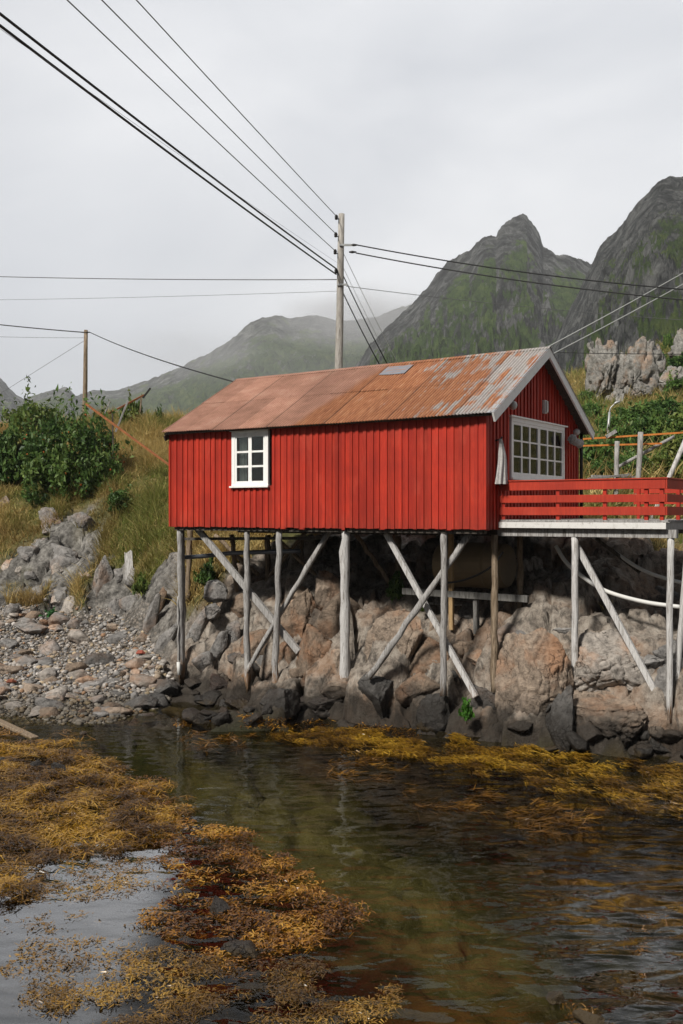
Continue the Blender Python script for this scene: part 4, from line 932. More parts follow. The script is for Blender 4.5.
big(34, 598, 42, 22, GREY, 'grey ledge at the foot of the left bank', 147, 0)
big(62, 600, 24, 40, GREY, 'grey steep slab at the foot of the left bank', 148, 18)
big(6, 506, 24, 16, GREY, 'small grey rock in the grass at the left edge', 149, 0)
big(176, 452, 14, 18, LIGHT, 'pale stone in dry grass left of the cabin eave', 150, 0, d=38.5, sub=4)
big(80, 640, 36, 17, LIGHT, 'flat pale stone in the middle of the pebble beach', 151, 4, .0, sub=4)
big(30, 628, 46, 18, GREY, 'long grey stone at the top of the pebble beach', 152, 4, .0, sub=4)
big(12, 612, 24, 16, GREY, 'grey stone in the upper left corner of the beach', 153, 0, .0, sub=4)
big(96, 664, 40, 17, DARK, 'dark flat stone on the beach near the water', 154, -8, .0, sub=4)
big(56, 622, 30, 16, GREY, 'rounded grey stone below the steep slab on the beach', 155, 5, .0, sub=4)
big(165, 690, 42, 30, DARK, 'large dark boulder left of the foot of the left stilt', 160, -10, .0)
big(220, 684, 34, 20, REDD, 'reddish brown boulder between the left stilt and the second stilt', 161, 6, .0)
big(136, 706, 42, 17, DARK, 'dark wedge shaped stone lying at the water edge', 162, -14, .0, sub=4)
big(143, 720, 32, 18, DARK, 'wet black boulder standing in the shallows', 163, -6, .0, sub=4)
big(180, 718, 36, 26, BROWN, 'rounded brown boulder with orange weed on it', 164, 0, .0)
big(104, 712, 34, 12, GREY, 'flat pale grey stone at the edge of the water', 165, 2, .0, sub=4)
big(205, 702, 30, 16, DARK, 'dark flat stone right of the large dark boulder', 166, 10, .0, sub=4)
big(238, 706, 30, 22, BROWN, 'brown stone behind the second stilt foot', 167, 0, .0, sub=4)
big(253, 722, 30, 12, DARK, 'low wet stone below the slim stilts', 168, 0, .0, sub=4)
for px, py, w, h, t, lab, s in [(36, 762, 18, 17, DARK, 'small dark pointed stone standing in the orange weed', 171), (60, 769, 34, 19, GREY, 'grey humped stone standing in the orange weed', 172), (38, 779, 12, 10, GREY, 'little grey stone below the humped one in the weed', 173), (-2, 758, 20, 12, GREY, 'grey stone at the left edge in the weed', 174),
                              (219, 905, 25, 26, GREY, 'grey upright stone among the floating weed in the foreground', 175), (243, 948, 48, 18, GREY, 'flat pale stone awash in the foreground', 176), (83, 731, 14, 7, LIGHT, 'small pale stone in the shallows', 177), (590, 1016, 34, 18, GREY, 'pale stone awash at the bottom edge', 178), (556, 997, 30, 15, GREY, 'small pale stone awash at the lower right', 179)]:
    d = CZ * F / (py - CY + h * .3); p = P3(px, py, d); p.z = .02 if h > 12 else -.02
    sx = w * d / F / 2 * 1.15; put_rock(rock_mesh(s, 4), p, (sx, sx * .8, h * d / F / 2 * 1.3), (0, .1, s), tuple(.75 * q for q in t), lab)
# loose repeats: six shapes copied
PROTO = [rock_mesh(200 + k, 3 if k < 6 else 4, 12, .09, (.45, .85), .06) for k in range(9)]
def scatter(n, poly, size, tints, label, group, seed, sink=.25, flat=.6, dark=0.0, big_proto=False):
    r = random.Random(seed); k = 0; xs = [p[0] for p in poly]; ys = [p[1] for p in poly]; tries = 0
    while k < n and tries < n * 30:
        tries += 1; px, py = r.uniform(min(xs), max(xs)), r.uniform(min(ys), max(ys))
        if not inpoly(np.array([px]), np.array([py]), poly)[0]: continue
        p = hitq(px, py); s = size[0] + (size[1] - size[0]) * r.random() ** 2.2; t = r.choice(tints); v = r.uniform(.75, 1.25); k += 1
        p.z += s * flat * (.5 - sink) * .6
        put_rock(PROTO[r.randrange(6, 9) if big_proto else r.randrange(6)], p, (s * r.uniform(.7, 1.2), s * r.uniform(.6, 1.0), s * flat * r.uniform(.6, 1.2)), (r.uniform(-.35, .35), r.uniform(-.35, .35), r.uniform(0, 6.3)), tuple(q * v for q in t), label, 'stone' if s < .4 else 'rock', group, 'stone' if s < .4 else 'rock')
scatter(125, [(-30, 612), (110, 614), (150, 640), (170, 690), (120, 716), (-30, 716)], (.09, .5), [GREY, GREY, LIGHT, TAN, BROWN, LIGHT], 'loose stone lying on the pebble beach', 'loose stones on the pebble beach', 1)
scatter(46, [(90, 676), (150, 672), (250, 696), (275, 712), (275, 726), (100, 722)], (.12, .5), [DARK, GREY, BROWN, BROWN, DARK], 'dark wet stone along the tide line', 'stones along the tide line', 2)
scatter(22, [(-20, 530), (60, 512), (140, 560), (150, 600), (60, 610), (-20, 606)], (.2, .75), [GREY, GREY, LIGHT], 'grey rock sticking out of the left bank', 'rocks in the left bank', 3, big_proto=True, flat=.9, sink=1.7)
scatter(22, [(215, 600), (300, 585), (480, 600), (500, 690), (420, 690), (260, 690), (210, 670)], (.25, .75), [BROWN, TAN, BROWN, GREY, DARK], 'brownish rock in the shaded face below the cabin', 'rocks in the face below the cabin', 4, big_proto=True, flat=1.0, sink=1.2)
scatter(14, [(500, 610), (683, 600), (700, 745), (640, 750), (540, 735)], (.2, .6), [TAN, GREY, GREY, BROWN], 'rock in the face below the deck', 'rocks in the face below the deck', 5, big_proto=True, flat=.9, sink=1.2)
scatter(12, [(420, 715), (683, 735), (700, 762), (560, 750), (430, 736)], (.2, .5), [DARK, DARK, BROWN], 'black wet stone at the foot of the rock below the deck', 'wet stones below the deck', 6)
# crags on the hill
for px, py, w, h, lab, s in [(606, 376, 50, 86, 'tall grey crag face left in the cluster on the hill', 181), (636, 376, 62, 92, 'widest grey crag in the cluster on the hill', 182), (616, 404, 44, 40, 'low grey crag in front of the cluster on the hill', 183), (654, 368, 40, 60, 'upper right crag of the cluster on the hill', 184),
                           (688, 354, 54, 64, 'grey crag at the right edge of the hill', 185), (592, 352, 14, 30, 'small slanting crag left of the cluster', 186), (640, 392, 30, 24, 'little crag below the upper right one', 187), (670, 384, 40, 42, 'broad low crag between the cluster and the right edge', 190), (640, 425, 10, 6, 'pale stone among the bushes on the hill', 189)]:
    d = {181: 67, 182: 66, 183: 63, 184: 70, 185: 70, 186: 70, 187: 64, 190: 63, 188: 72, 189: 58}[s]; p = P3(px, py, d); sx = w * d / F / 2 * 1.1
    o = put_rock(rock_mesh(s, 5, 26, .07, (.38, .8), .20, 1.5, (3.6, 3.6, 1.3)), p, (sx, sx * .9, h * d / F / 2 * 1.1), (0, .1, s), (.27, .26, .24), lab, 'crag', None, 'crag')

# ------------------------------------------------------------------ pebbles: thousands, one heap
V0, F0 = ico(1); n = 9000
pxs = rng.uniform(-60, 178, n * 3); pys = 606 + 122 * rng.random(n * 3) ** .8
ok = inpoly(pxs, pys, [(-60, 606), (110, 610), (152, 640), (176, 690), (160, 716), (110, 727), (-60, 724)]); pxs, pys = pxs[ok][:n], pys[ok][:n]; n = len(pxs)
D = np.full(n, 20.0); dd = np.arange(20, 36, .06)
for i in range(0, n, 500):
    X = (pxs[i:i + 500, None] - CX) / F * dd; Z = CZ + (CY - pys[i:i + 500, None]) / F * dd; D[i:i + 500] = dd[np.argmax(Z < gzq(X.ravel(), np.broadcast_to(dd, X.shape).ravel()).reshape(X.shape), axis=1)]
X = (pxs - CX) / F * D; Zb = gzq(X, D); S = .022 + .075 * rng.random(n) ** 3
def rotmat(n):
    q = rng.normal(size=(n, 4)); q /= np.linalg.norm(q, axis=1)[:, None]; w, x, y, z = q.T
    return np.stack([np.stack([1 - 2 * (y * y + z * z), 2 * (x * y - z * w), 2 * (x * z + y * w)], 1), np.stack([2 * (x * y + z * w), 1 - 2 * (x * x + z * z), 2 * (y * z - x * w)], 1), np.stack([2 * (x * z - y * w), 2 * (y * z + x * w), 1 - 2 * (x * x + y * y)], 1)], 1)
L = V0[None] * rng.uniform(.5, 1.2, (n, 1, 3)) * (1 + .22 * rng.normal(size=(n, len(V0), 1)) * .6) * S[:, None, None]
L = np.einsum('nij,nvj->nvi', rotmat(n), L); L[:, :, 2] *= .7
PV = L + np.stack([X, D, Zb + S * .25], 1)[:, None]
pal = np.array([(.26, .25, .24), (.36, .33, .30), (.30, .24, .18), (.18, .17, .165), (.45, .42, .39), (.33, .2, .12), (.38, .30, .2)]); pc_ = pal[rng.choice(7, n, p=[.25, .22, .15, .15, .12, .03, .08])] * rng.uniform(.75, 1.2, (n, 1))
wet = sstep(.30, .05, Zb)[:, None]; pc_ = pc_ * (1 - .68 * wet) + np.array([.03, .022, .008]) * wet
peb = link('pebbles', np_mesh('pebbles', PV.reshape(-1, 3), (F0[None] + (np.arange(n) * len(V0))[:, None, None]).reshape(-1, 3), np.repeat(pc_, len(V0), 0), smooth=False), mat_pebble()); peb['kind'] = 'stuff'

# ------------------------------------------------------------------ grass
M_GRASS = mat_leaf('grass_blades', .7, .3); M_LEAF = mat_leaf('leaves', .5, .3)
def ribbons(P, Dr, Ln, Wd, bend, cols, tipcol, nseg=2, twist=None):
    """blades: root points P, direction Dr, length, width; returns V, F, C with nseg quads each"""
    n = len(P); up = np.array([0, 0, 1.0]); side = np.cross(Dr, up + rng.normal(size=(n, 3)) * .3); side /= np.maximum(np.linalg.norm(side, axis=1), 1e-6)[:, None]
    hor = Dr * np.array([1, 1, 0]); hor = hor / np.maximum(np.linalg.norm(hor, axis=1), 1e-6)[:, None]
    V, C = [], []
    for k in range(nseg + 1):
        t = k / nseg; c = P + Dr * (Ln * t)[:, None] + (hor * .7 - up * .45) * (bend * Ln * t * t)[:, None]; w = Wd * (1 - t) ** .7 * .5 + Wd * .06
        V += [c - side * w[:, None], c + side * w[:, None]]; cc = cols * (1 - t) + tipcol * t; C += [cc, cc]
    V = np.stack(V, 1).reshape(-1, 3); C = np.stack(C, 1).reshape(-1, 3); m = 2 * (nseg + 1)
    f = np.array([[2 * k, 2 * k + 1, 2 * k + 3, 2 * k + 2] for k in range(nseg)]); return V, (f[None] + (np.arange(n) * m)[:, None, None]).reshape(-1, 4), C
def grass(name, n, x0, x1, y0, y1, ln, wd, thr=.25, seed=0, lush=0.0):
    X = rng.uniform(x0, x1, n); Y = rng.uniform(y0, y1, n); px = X / Y * F + CX
    keep = (px > -70) & (px < 760); X, Y = X[keep], Y[keep]; B = base_h(X, Y); g, b, s = masks(X, Y, B); keep = g > thr + rng.random(len(g)) * .3
    X, Y = X[keep], Y[keep]; Z = gzq(X, Y) - .03; n = len(X); Q = np.stack([X, Y, Z * 0], 1)
    tuft = fbm(Q * 1.1, 3, 70 + seed); f = fbm(Q * .28, 3, 71 + seed) * 1.3 + fbm(Q * 1.3, 2, 72 + seed) * .55 + rng.normal(size=n) * .22 - lush
    straw = np.array([.56, .43, .18]); green = np.array([.14, .21, .035]); brown = np.array([.24, .14, .05]); olive = np.array([.22, .21, .06])
    w1 = sstep(-.12, .16, f)[:, None]; w2 = sstep(.15, .5, fbm(Q * .6 + 40, 3, 73))[:, None]
    c = (green * (1 - w1) + straw * w1) * (1 - w2 * .6) + brown * w2 * .6; c = c * rng.uniform(.7, 1.3, (n, 1)); tip = c * .5 + straw * .5 * rng.uniform(.6, 1.3, (n, 1))
    a = rng.uniform(0, 2 * np.pi, n); tilt = rng.uniform(.05, .55, n); Dr = np.stack([np.cos(a) * np.sin(tilt), np.sin(a) * np.sin(tilt) - .18, np.cos(tilt)], 1)
    Ln = rng.uniform(*ln, n) * (1 + 1.5 * np.clip(tuft, -.5, .8)); V, Fc, C = ribbons(np.stack([X, Y, Z], 1), Dr, Ln, rng.uniform(*wd, n), rng.uniform(.1, .9, n), c, tip)
    o = link(name, np_mesh(name, V, Fc, C), M_GRASS); o['kind'] = 'stuff'; return o
grass('grass', 210000, -19, -2, 24, 48, (.22, .6), (.014, .032), seed=1, lush=-.36)
grass('grass', 26000, 3.5, 9, 20.5, 30, (.15, .35), (.012, .024), seed=2)
grass('grass', 90000, 4, 36, 27, 92, (.35, .9), (.03, .07), seed=3, lush=.20)

# ------------------------------------------------------------------ bushes
def leaf_cloud(seed, n, lobes, leaf, pal, shell=.55):
    """leaves spread through a heap of uneven lobes (unit scale, standing on z = 0)"""
    r = np.random.default_rng(seed); P, Cc = [], []
    w = np.array([l[3] ** 2 for l in lobes]); w = w / w.sum()
    for (cx, cy, cz, R), ww in zip(lobes, w):
        m = int(n * ww); d = r.normal(size=(m, 3)); d /= np.linalg.norm(d, axis=1)[:, None]; rad = R * (shell + (1 - shell) * r.random(m) ** .6) * (1 + .32 * fbm(d * 2.2 + cx * 9 + cz * 5, 3, seed))
        q = d * rad[:, None] * np.array([1, 1, .85]) + np.array([cx, cy, cz]); P.append(q); Cc.append(np.full(m, r.random()))
    P = np.concatenate(P); lo = np.concatenate(Cc); k = fbm(P * 4.2 + seed, 3, seed + 4) > -.14; P, lo = P[k], lo[k]
    ns = max(6, n // 260); a = r.uniform(0, 6.28, ns); el = r.uniform(.15, 1.45, ns); tip = np.stack([np.cos(a) * np.cos(el) * .95, np.sin(a) * np.cos(el) * .9, .15 + np.sin(el) * 1.02], 1) * r.uniform(.85, 1.18, ns)[:, None]
    tt = r.uniform(.55, 1.0, (ns, 16, 1)); S = tip[:, None] * tt + np.array([0, 0, .08]) * (1 - tt) + r.normal(size=(ns, 16, 3)) * .028; P = np.concatenate([P, S.reshape(-1, 3)]); lo = np.concatenate([lo, np.repeat(r.uniform(.5, 1.2, ns), 16)]); k = P[:, 2] > .02; P, lo = P[k], lo[k]; n = len(P)
    nrm = r.normal(size=(n, 3)) + np.array([0, 0, .9]); nrm /= np.linalg.norm(nrm, axis=1)[:, None]; t = np.cross(nrm, r.normal(size=(n, 3))); t /= np.linalg.norm(t, axis=1)[:, None]; u = np.cross(nrm, t)
    s = leaf * r.uniform(.5, 1.4, n)[:, None]; V = np.stack([P - t * s, P + u * s * .45 + nrm * s * .15, P + t * s - nrm * s * .2, P - u * s * .45 + nrm * s * .15], 1).reshape(-1, 3)
    pal = np.array(pal); f = np.clip(.5 + .55 * fbm(P * 2.0 + 9, 3, seed + 8) + .35 * (lo - .5) + r.normal(size=n) * .18, 0, .999) * (len(pal) - 1); i = f.astype(int); C = pal[i] * (1 - (f - i))[:, None] + pal[np.minimum(i + 1, len(pal) - 1)] * (f - i)[:, None]
    return np_mesh('foliage', V, np.arange(4 * n).reshape(-1, 4), np.repeat(C * r.uniform(.75, 1.25, (n, 1)), 4, 0), smooth=False), P
G1 = [(.03, .065, .02), (.055, .11, .028), (.085, .15, .035), (.14, .20, .05)]; G2 = [(.045, .08, .02), (.085, .135, .03), (.13, .175, .04), (.20, .22, .06)]; G3 = [(.05, .035, .015), (.09, .06, .02), (.10, .11, .03), (.16, .12, .04)]
def lobes_for(seed, k, spread=.62, hgt=1.0):
    r = random.Random(seed); out = [(0, 0, .5 * hgt, .48)]
    for _ in range(k): a = r.uniform(0, 6.28); q = r.random() ** .6 * spread; z = r.uniform(.22, .92) * hgt * (1 - .45 * q); out.append((math.cos(a) * q, math.sin(a) * q * .8, z, r.uniform(.13, .34)))
    for _ in range(k): a = r.uniform(0, 6.28); q = r.uniform(.35, .95); z = r.uniform(.15, 1.12) * hgt * (1 - .4 * q); out.append((math.cos(a) * q * spread * 1.35, math.sin(a) * q * spread, z, r.uniform(.06, .15)))
    return out
def stems_mb(seed, k, h, r0):
    b = MB(); rs = random.Random(seed)
    for i in range(k):
        a = rs.uniform(0, 6.28); q = rs.uniform(.1, .5); top = Vector((math.cos(a) * q, math.sin(a) * q * .8, h * rs.uniform(.6, 1)))
        b.tube([(rs.uniform(-.05, .05), rs.uniform(-.05, .05), -.12), top * .4 + Vector((rs.uniform(-.05, .05), 0, .05)), top], [r0, r0 * .7, r0 * .25], 5)
    return b
M_BARK = mat_plain('bark', (.10, .075, .05), .9, .4); M_BERRY = mat_plain('berries', (.5, .12, .02), .4)
def bush(name, px, py, wpx, hpx, d, seed, n, leaf, pal, label, group=None, k=9, cat='bush', berries=0, stems=7):
    """py is the foot of the bush"""
    p = P3(px, py, d); w, h = wpx * d / F / 1.75, hpx * d / F / 1.15
    root = empty(name, tuple(p), random.Random(seed).uniform(-.4, .4), label, cat, group)
    me, P = leaf_cloud(seed, n, lobes_for(seed, k), leaf / max(w, .01), pal); o = link('foliage', me, M_LEAF, root); o.scale = (w, w * .9, h)
    s = stems_mb(seed, stems, .9, .022).build('stems', M_BARK, root, smooth=True); s.scale = (w, w * .9, h)
    if berries:
        r = np.random.default_rng(seed); q = P[r.choice(len(P), berries)]; V0, F0 = ico(1); V = (q[:, None] + V0[None] * np.array([1, 1, w / h]) * (.045 / w)); b = link('berry_sprays', np_mesh('berries', V.reshape(-1, 3), (F0[None] + (np.arange(len(q)) * len(V0))[:, None, None]).reshape(-1, 3)), M_BERRY, root); b.scale = (w, w * .9, h)
    return root
bush('bush', 70, 508, 112, 112, 37.0, 301, 17000, .085, G1, 'large dense green bush with orange berries on the left bank', None, 16, berries=70)
bush('bush', 8, 496, 66, 84, 38.5, 302, 8000, .085, G1, 'tall dark bush at the left edge behind the berry bush', None, 10, berries=20)
bush('bush', 34, 462, 90, 74, 43, 304, 7000, .09, G2, 'loose olive bush rising behind the berry bush', None, 9)
bush('bush', 132, 437, 30, 44, 43, 305, 1700, .07, G2, 'small upright bush among the rusty bars', None, 7)
bush('bush', 160, 432, 15, 24, 43, 306, 600, .07, G1, 'little bush left of the cabin roof', None, 5)
bush('bush', 120, 514, 44, 30, 34.5, 307, 2600, .06, G1, 'low dark green bush below the right end of the berry bush', None, 6)
bush('fern_clump', 207, 588, 26, 30, 26.5, 308, 900, .06, G1, 'dark green plant clump on the ledge behind the left stilt', None, 6, 'plant', stems=4)
bush('fern_clump', 396, 606, 26, 34, 23.6, 309, 800, .05, G1, 'green plant clump in the cleft under the middle of the cabin', None, 6, 'plant', stems=4)
bush('fern_clump', 553, 628, 30, 14, 21.6, 310, 600, .045, G1, 'low green plant clump at the foot of the grey boulder under the deck', None, 6, 'plant', stems=4)
bush('fern_clump', 422, 612, 10, 12, 22.7, 311, 250, .04, G2, 'tiny green plant beside the second stilt from the right', None, 4, 'plant', stems=3)
bush('fern_clump', 467, 722, 18, 22, 19.9, 312, 300, .04, [(.05, .14, .02), (.09, .24, .03)], 'bright green weed tuft on the dark rock below the corner stilt', None, 4, 'plant', stems=3)
bush('fern_clump', 142, 596, 20, 22, 28.6, 313, 500, .05, G2, 'green plant in the grass left of the stilts', None, 5, 'plant', stems=3)
bush('fern_clump', 52, 618, 22, 10, 31.0, 314, 400, .05, [(.03, .12, .03), (.05, .2, .05)], 'bright green patch of plants at the top of the beach', None, 5, 'plant', stems=3)
# the shrubs on the hill: three kinds copied
def copy_tree(o, parent=None):
    c = o.copy(); COL.objects.link(c); c.parent = parent
    for ch in [x for x in bpy.data.objects if x.parent is o]: copy_tree(ch, c)
    return c
def hill_bush(px, py, wpx, hpx, kind, seed, first={}):
    p = hitq(px, py, 27); d = p.y; w, h = wpx * d / F / 1.75, hpx * d / F / 1.15
    if kind not in first:
        root = empty('hill_bush', (0, 0, 0)); me, P = leaf_cloud(400 + kind, 5200, lobes_for(400 + kind, 11), .075, [[tuple(1.25 * q for q in c) for c in G1], [tuple(1.2 * q for q in c) for c in G2], [tuple(1.5 * q for q in c) for c in G1]][kind]); link('foliage', me, M_LEAF, root); stems_mb(kind, 6, .9, .02).build('stems', M_BARK, root); first[kind] = root; o = root
    else: o = copy_tree(first[kind])
    o.location = p - Vector((0, 0, .1)); o.scale = (w, w, h); o.rotation_euler = (0, 0, seed * 1.7)
    return tag(o, ['dark green leafy bush on the hillside behind the cabin', 'lighter yellow green bush on the hillside behind the cabin', 'mid green spreading bush on the hillside behind the cabin'][kind], 'bush', 'bushes on the hillside')
rb = random.Random(77); hb_list = [(596, 470, 36, 36, 2), (622, 462, 40, 40, 0), (652, 452, 44, 40, 0), (676, 470, 40, 44, 1), (640, 436, 50, 34, 0), (606, 440, 30, 28, 2), (668, 428, 44, 32, 0), (690, 450, 50, 40, 1), (660, 478, 40, 26, 1), (590, 425, 22, 26, 2), (612, 424, 22, 14, 1), (648, 416, 30, 16, 0), (675, 400, 34, 24, 2), (690, 380, 40, 30, 0), (664, 384, 24, 18, 2), (590, 378, 14, 22, 2), (668, 356, 12, 24, 0), (584, 452, 22, 24, 0), (720, 440, 60, 50, 0), (730, 400, 60, 40, 2), (586, 405, 16, 16, 0), (632, 476, 30, 22, 2), (660, 366, 16, 16, 2), (674, 368, 20, 14, 0), (705, 480, 40, 40, 1)]
for i, (px, py, w, h, k) in enumerate(hb_list): hill_bush(px, py, w * 1.15, h * 1.15, k, i)
for i in range(75):
    px, py = rb.uniform(584, 730), rb.uniform(412, 478); s = rb.uniform(10, 24) * (.6 + (py - 380) / 100); hill_bush(px, py, s, s * rb.uniform(.6, .9), rb.randrange(3), 50 + i)

# ------------------------------------------------------------------ seaweed
M_WEED = mat_weed()
def weed(name, polys, per_m2, mound, label_n=10, Lr=(.10, .26), Wr=(.010, .024), z0=-.02, z1=.03, pal=None, thr=0.0, seed=0, flow=None, nb=9):
    XY = []
    for poly in polys:
        q = [((x - CX) / F * CZ * F / (y - CY), CZ * F / (y - CY)) for x, y in poly]; xs = [p[0] for p in q]; ys = [p[1] for p in q]
        m = int((max(xs) - min(xs)) * (max(ys) - min(ys)) * per_m2); X = rng.uniform(min(xs), max(xs), m); Y = rng.uniform(min(ys), max(ys), m)
        # ragged edge: test the outline at a wobbled position
        wx = X + fbm(np.stack([X * 1.7, Y * 1.7, X * 0], 1), 3, seed + 1) * .7; wy = Y + fbm(np.stack([X * 1.7, Y * 1.7, X * 0 + 7], 1), 3, seed + 2) * .9
        k = inpoly(wx, wy, q); XY.append(np.stack([X[k], Y[k]], 1))
    XY = np.concatenate(XY); Q = np.concatenate([XY, np.zeros((len(XY), 1))], 1); f = fbm(Q * 2.2, 4, seed + 3) + .35 * fbm(Q * 6, 2, seed + 5); XY = XY[f > thr + rng.normal(size=len(XY)) * .15]; n = len(XY)
    Q = np.concatenate([XY, np.zeros((n, 1))], 1); hump = np.clip(.35 + 1.7 * fbm(Q * 2.3, 3, seed + 4), 0, 1.4) * mound; hump = np.maximum(hump, np.where(mound > 0, .25 * mound, 0))
    P = np.concatenate([XY, (rng.uniform(z0, z1, n) + hump)[:, None]], 1); P = np.repeat(P, nb, 0); N = len(P)
    a = rng.uniform(0, 2 * np.pi, N) if flow is None else flow + rng.normal(size=N) * .7
    Dr = np.stack([np.cos(a), np.sin(a), rng.normal(size=N) * .16 + .06 - (.25 if mound else 0)], 1); Dr /= np.linalg.norm(Dr, axis=1)[:, None]; P = P + rng.normal(size=(N, 3)) * np.array([.05, .05, .008])
    pal = np.array(pal or [(.022, .010, .003), (.09, .042, .007), (.22, .115, .014), (.36, .20, .025), (.50, .31, .05)]); tone = np.repeat(np.clip(.42 + 1.5 * fbm(Q * 2.2 + 3, 4, seed + 6) + rng.normal(size=n) * .2, 0, .999), nb) * .62 + rng.random(N) * .38
    pal = pal * np.array([1.0, .96, .7]); t = np.clip(tone, 0, .999) * (len(pal) - 1); i = t.astype(int); C = pal[i] * (1 - (t - i))[:, None] + pal[np.minimum(i + 1, len(pal) - 1)] * (t - i)[:, None]
    V, Fc, C = ribbons(P, Dr, rng.uniform(*Lr, N), rng.uniform(*Wr, N), rng.uniform(-.25, .35, N), C * .8, np.minimum(C * 1.25, .6), 3)
    o = link(name, np_mesh(name, V, Fc, C), M_WEED); o['kind'] = 'stuff'; return o
WA = [(-60, 742), (30, 744), (70, 752), (120, 768), (168, 792), (186, 818), (150, 846), (100, 868), (50, 884), (-60, 900)]
weed('seaweed', [WA], 260, .13, thr=-.22, seed=1, z0=-.05, nb=13, Lr=(.06, .2), Wr=(.006, .016))
WB = [(120, 778), (170, 782), (210, 812), (255, 838), (310, 862), (345, 888), (366, 912), (344, 938), (300, 944), (262, 948), (240, 972), (190, 960), (160, 915), (176, 868), (150, 830)]
weed('seaweed', [WB], 400, .035, thr=-.08, seed=2, z0=-.07, nb=11, Lr=(.025, .085), Wr=(.010, .022), pal=[(.02, .008, .002), (.10, .04, .007), (.25, .11, .015), (.38, .19, .03), (.48, .29, .06)])
WC = [(30, 985), (120, 950), (200, 958), (270, 955), (340, 975), (395, 992), (390, 1060), (20, 1060)]
weed('seaweed', [WC], 420, .03, thr=-.02, seed=3, nb=12, Lr=(.02, .07), Wr=(.005, .013), pal=[(.03, .014, .004), (.13, .07, .014), (.28, .155, .03), (.42, .27, .07)])
WD = [(-40, 895), (60, 880), (150, 850), (180, 870), (170, 920), (190, 970), (100, 960), (20, 990), (-40, 1010)]
weed('seaweed', [WD], 200, 0, thr=.1, seed=4, Lr=(.02, .07), Wr=(.008, .018), z0=-.01, z1=.015, pal=[(.09, .05, .015), (.24, .13, .03), (.38, .24, .07)])
WE = [(262, 726), (300, 728), (370, 732), (430, 738), (500, 748), (560, 754), (620, 759), (700, 768), (720, 830), (640, 806), (590, 800), (520, 782), (450, 764), (380, 752), (310, 742)]
weed('seaweed', [WE], 230, .06, thr=.02, z0=-.06, seed=5, nb=11, Lr=(.06, .17), Wr=(.008, .018), pal=[(.025, .012, .003), (.11, .055, .007), (.23, .125, .012), (.34, .20, .022), (.43, .28, .04)], flow=-.3)
weed('seaweed', [[(330, 758), (400, 764), (400, 782), (340, 778)], [(395, 775), (520, 792), (600, 815), (590, 838), (500, 822), (400, 800)]], 110, 0, thr=.02, seed=6, z0=-.06, z1=.012, pal=[(.05, .025, .004), (.15, .07, .01), (.27, .14, .015)], flow=-.3)
weed('seaweed', [[(580, 905), (650, 900), (650, 965), (600, 965)], [(540, 985), (620, 970), (640, 1000), (560, 1050)]], 90, 0, thr=.22, seed=7, z0=-.12, z1=.01, nb=12, Lr=(.03, .1), Wr=(.010, .024), pal=[(.05, .025, .005), (.17, .08, .014), (.30, .16, .03)])
weed('seaweed', [[(185, 730), (260, 728), (260, 742), (190, 746)], [(-60, 724), (60, 730), (110, 745), (60, 752), (-60, 745)]], 110, 0, thr=.05, seed=8, z0=-.1, z1=.01, pal=[(.05, .025, .004), (.17, .08, .01), (.28, .14, .02)])
# weed draped on the tide rocks
def drape(polys, n, seed):
    P = []
    for poly in polys:
        xs = [p[0] for p in poly]; ys = [p[1] for p in poly]; m = 0
        for _ in range(n * 8):
            px, py = rng.uniform(min(xs), max(xs)), rng.uniform(min(ys), max(ys))
            if inpoly(np.array([px]), np.array([py]), poly)[0]: q = hitq(px, py); P.append((q.x, q.y - .03, q.z + .03)); m += 1
            if m >= n: break
    P = np.repeat(np.array(P), 12, 0); N = len(P); P = P + rng.normal(size=(N, 3)) * np.array([.09, .09, .025]); a = rng.uniform(0, 6.28, N); Dr = np.stack([np.cos(a) * .9, np.sin(a) * .6 - .2, rng.normal(size=N) * .35], 1); Dr /= np.linalg.norm(Dr, axis=1)[:, None]
    pal = np.array([(.10, .04, .006), (.28, .12, .012), (.42, .21, .02)]); C = pal[rng.integers(0, 3, N)] * rng.uniform(.8, 1.2, (N, 1)); V, Fc, C = ribbons(P, Dr, rng.uniform(.03, .08, N), rng.uniform(.01, .022, N), rng.uniform(.2, .9, N), C, C, 3)
    o = link('seaweed', np_mesh('seaweed', V, Fc, C), M_WEED); o['kind'] = 'stuff'
drape([[(172, 714), (204, 717), (206, 728), (174, 728)], [(240, 716), (330, 722), (330, 730), (240, 728)], [(340, 724), (420, 730), (420, 738), (340, 734)]], 60, 1)
# ------------------------------------------------------------------ poles, wires and the racks on land
def wire(name, a, c, r, sag, mat, label, cat='wire', group=None, n=28):
    a, c = Vector(a), Vector(c); L = [lerp(a, c, i / n) - Vector((0, 0, sag * 4 * (i / n) * (1 - i / n))) for i in range(n + 1)]
    b = MB(); b.tube([p - a for p in L], r, 6); o = b.build(name, mat, None, smooth=True); o.location = a; return tag(o, label, cat, group)
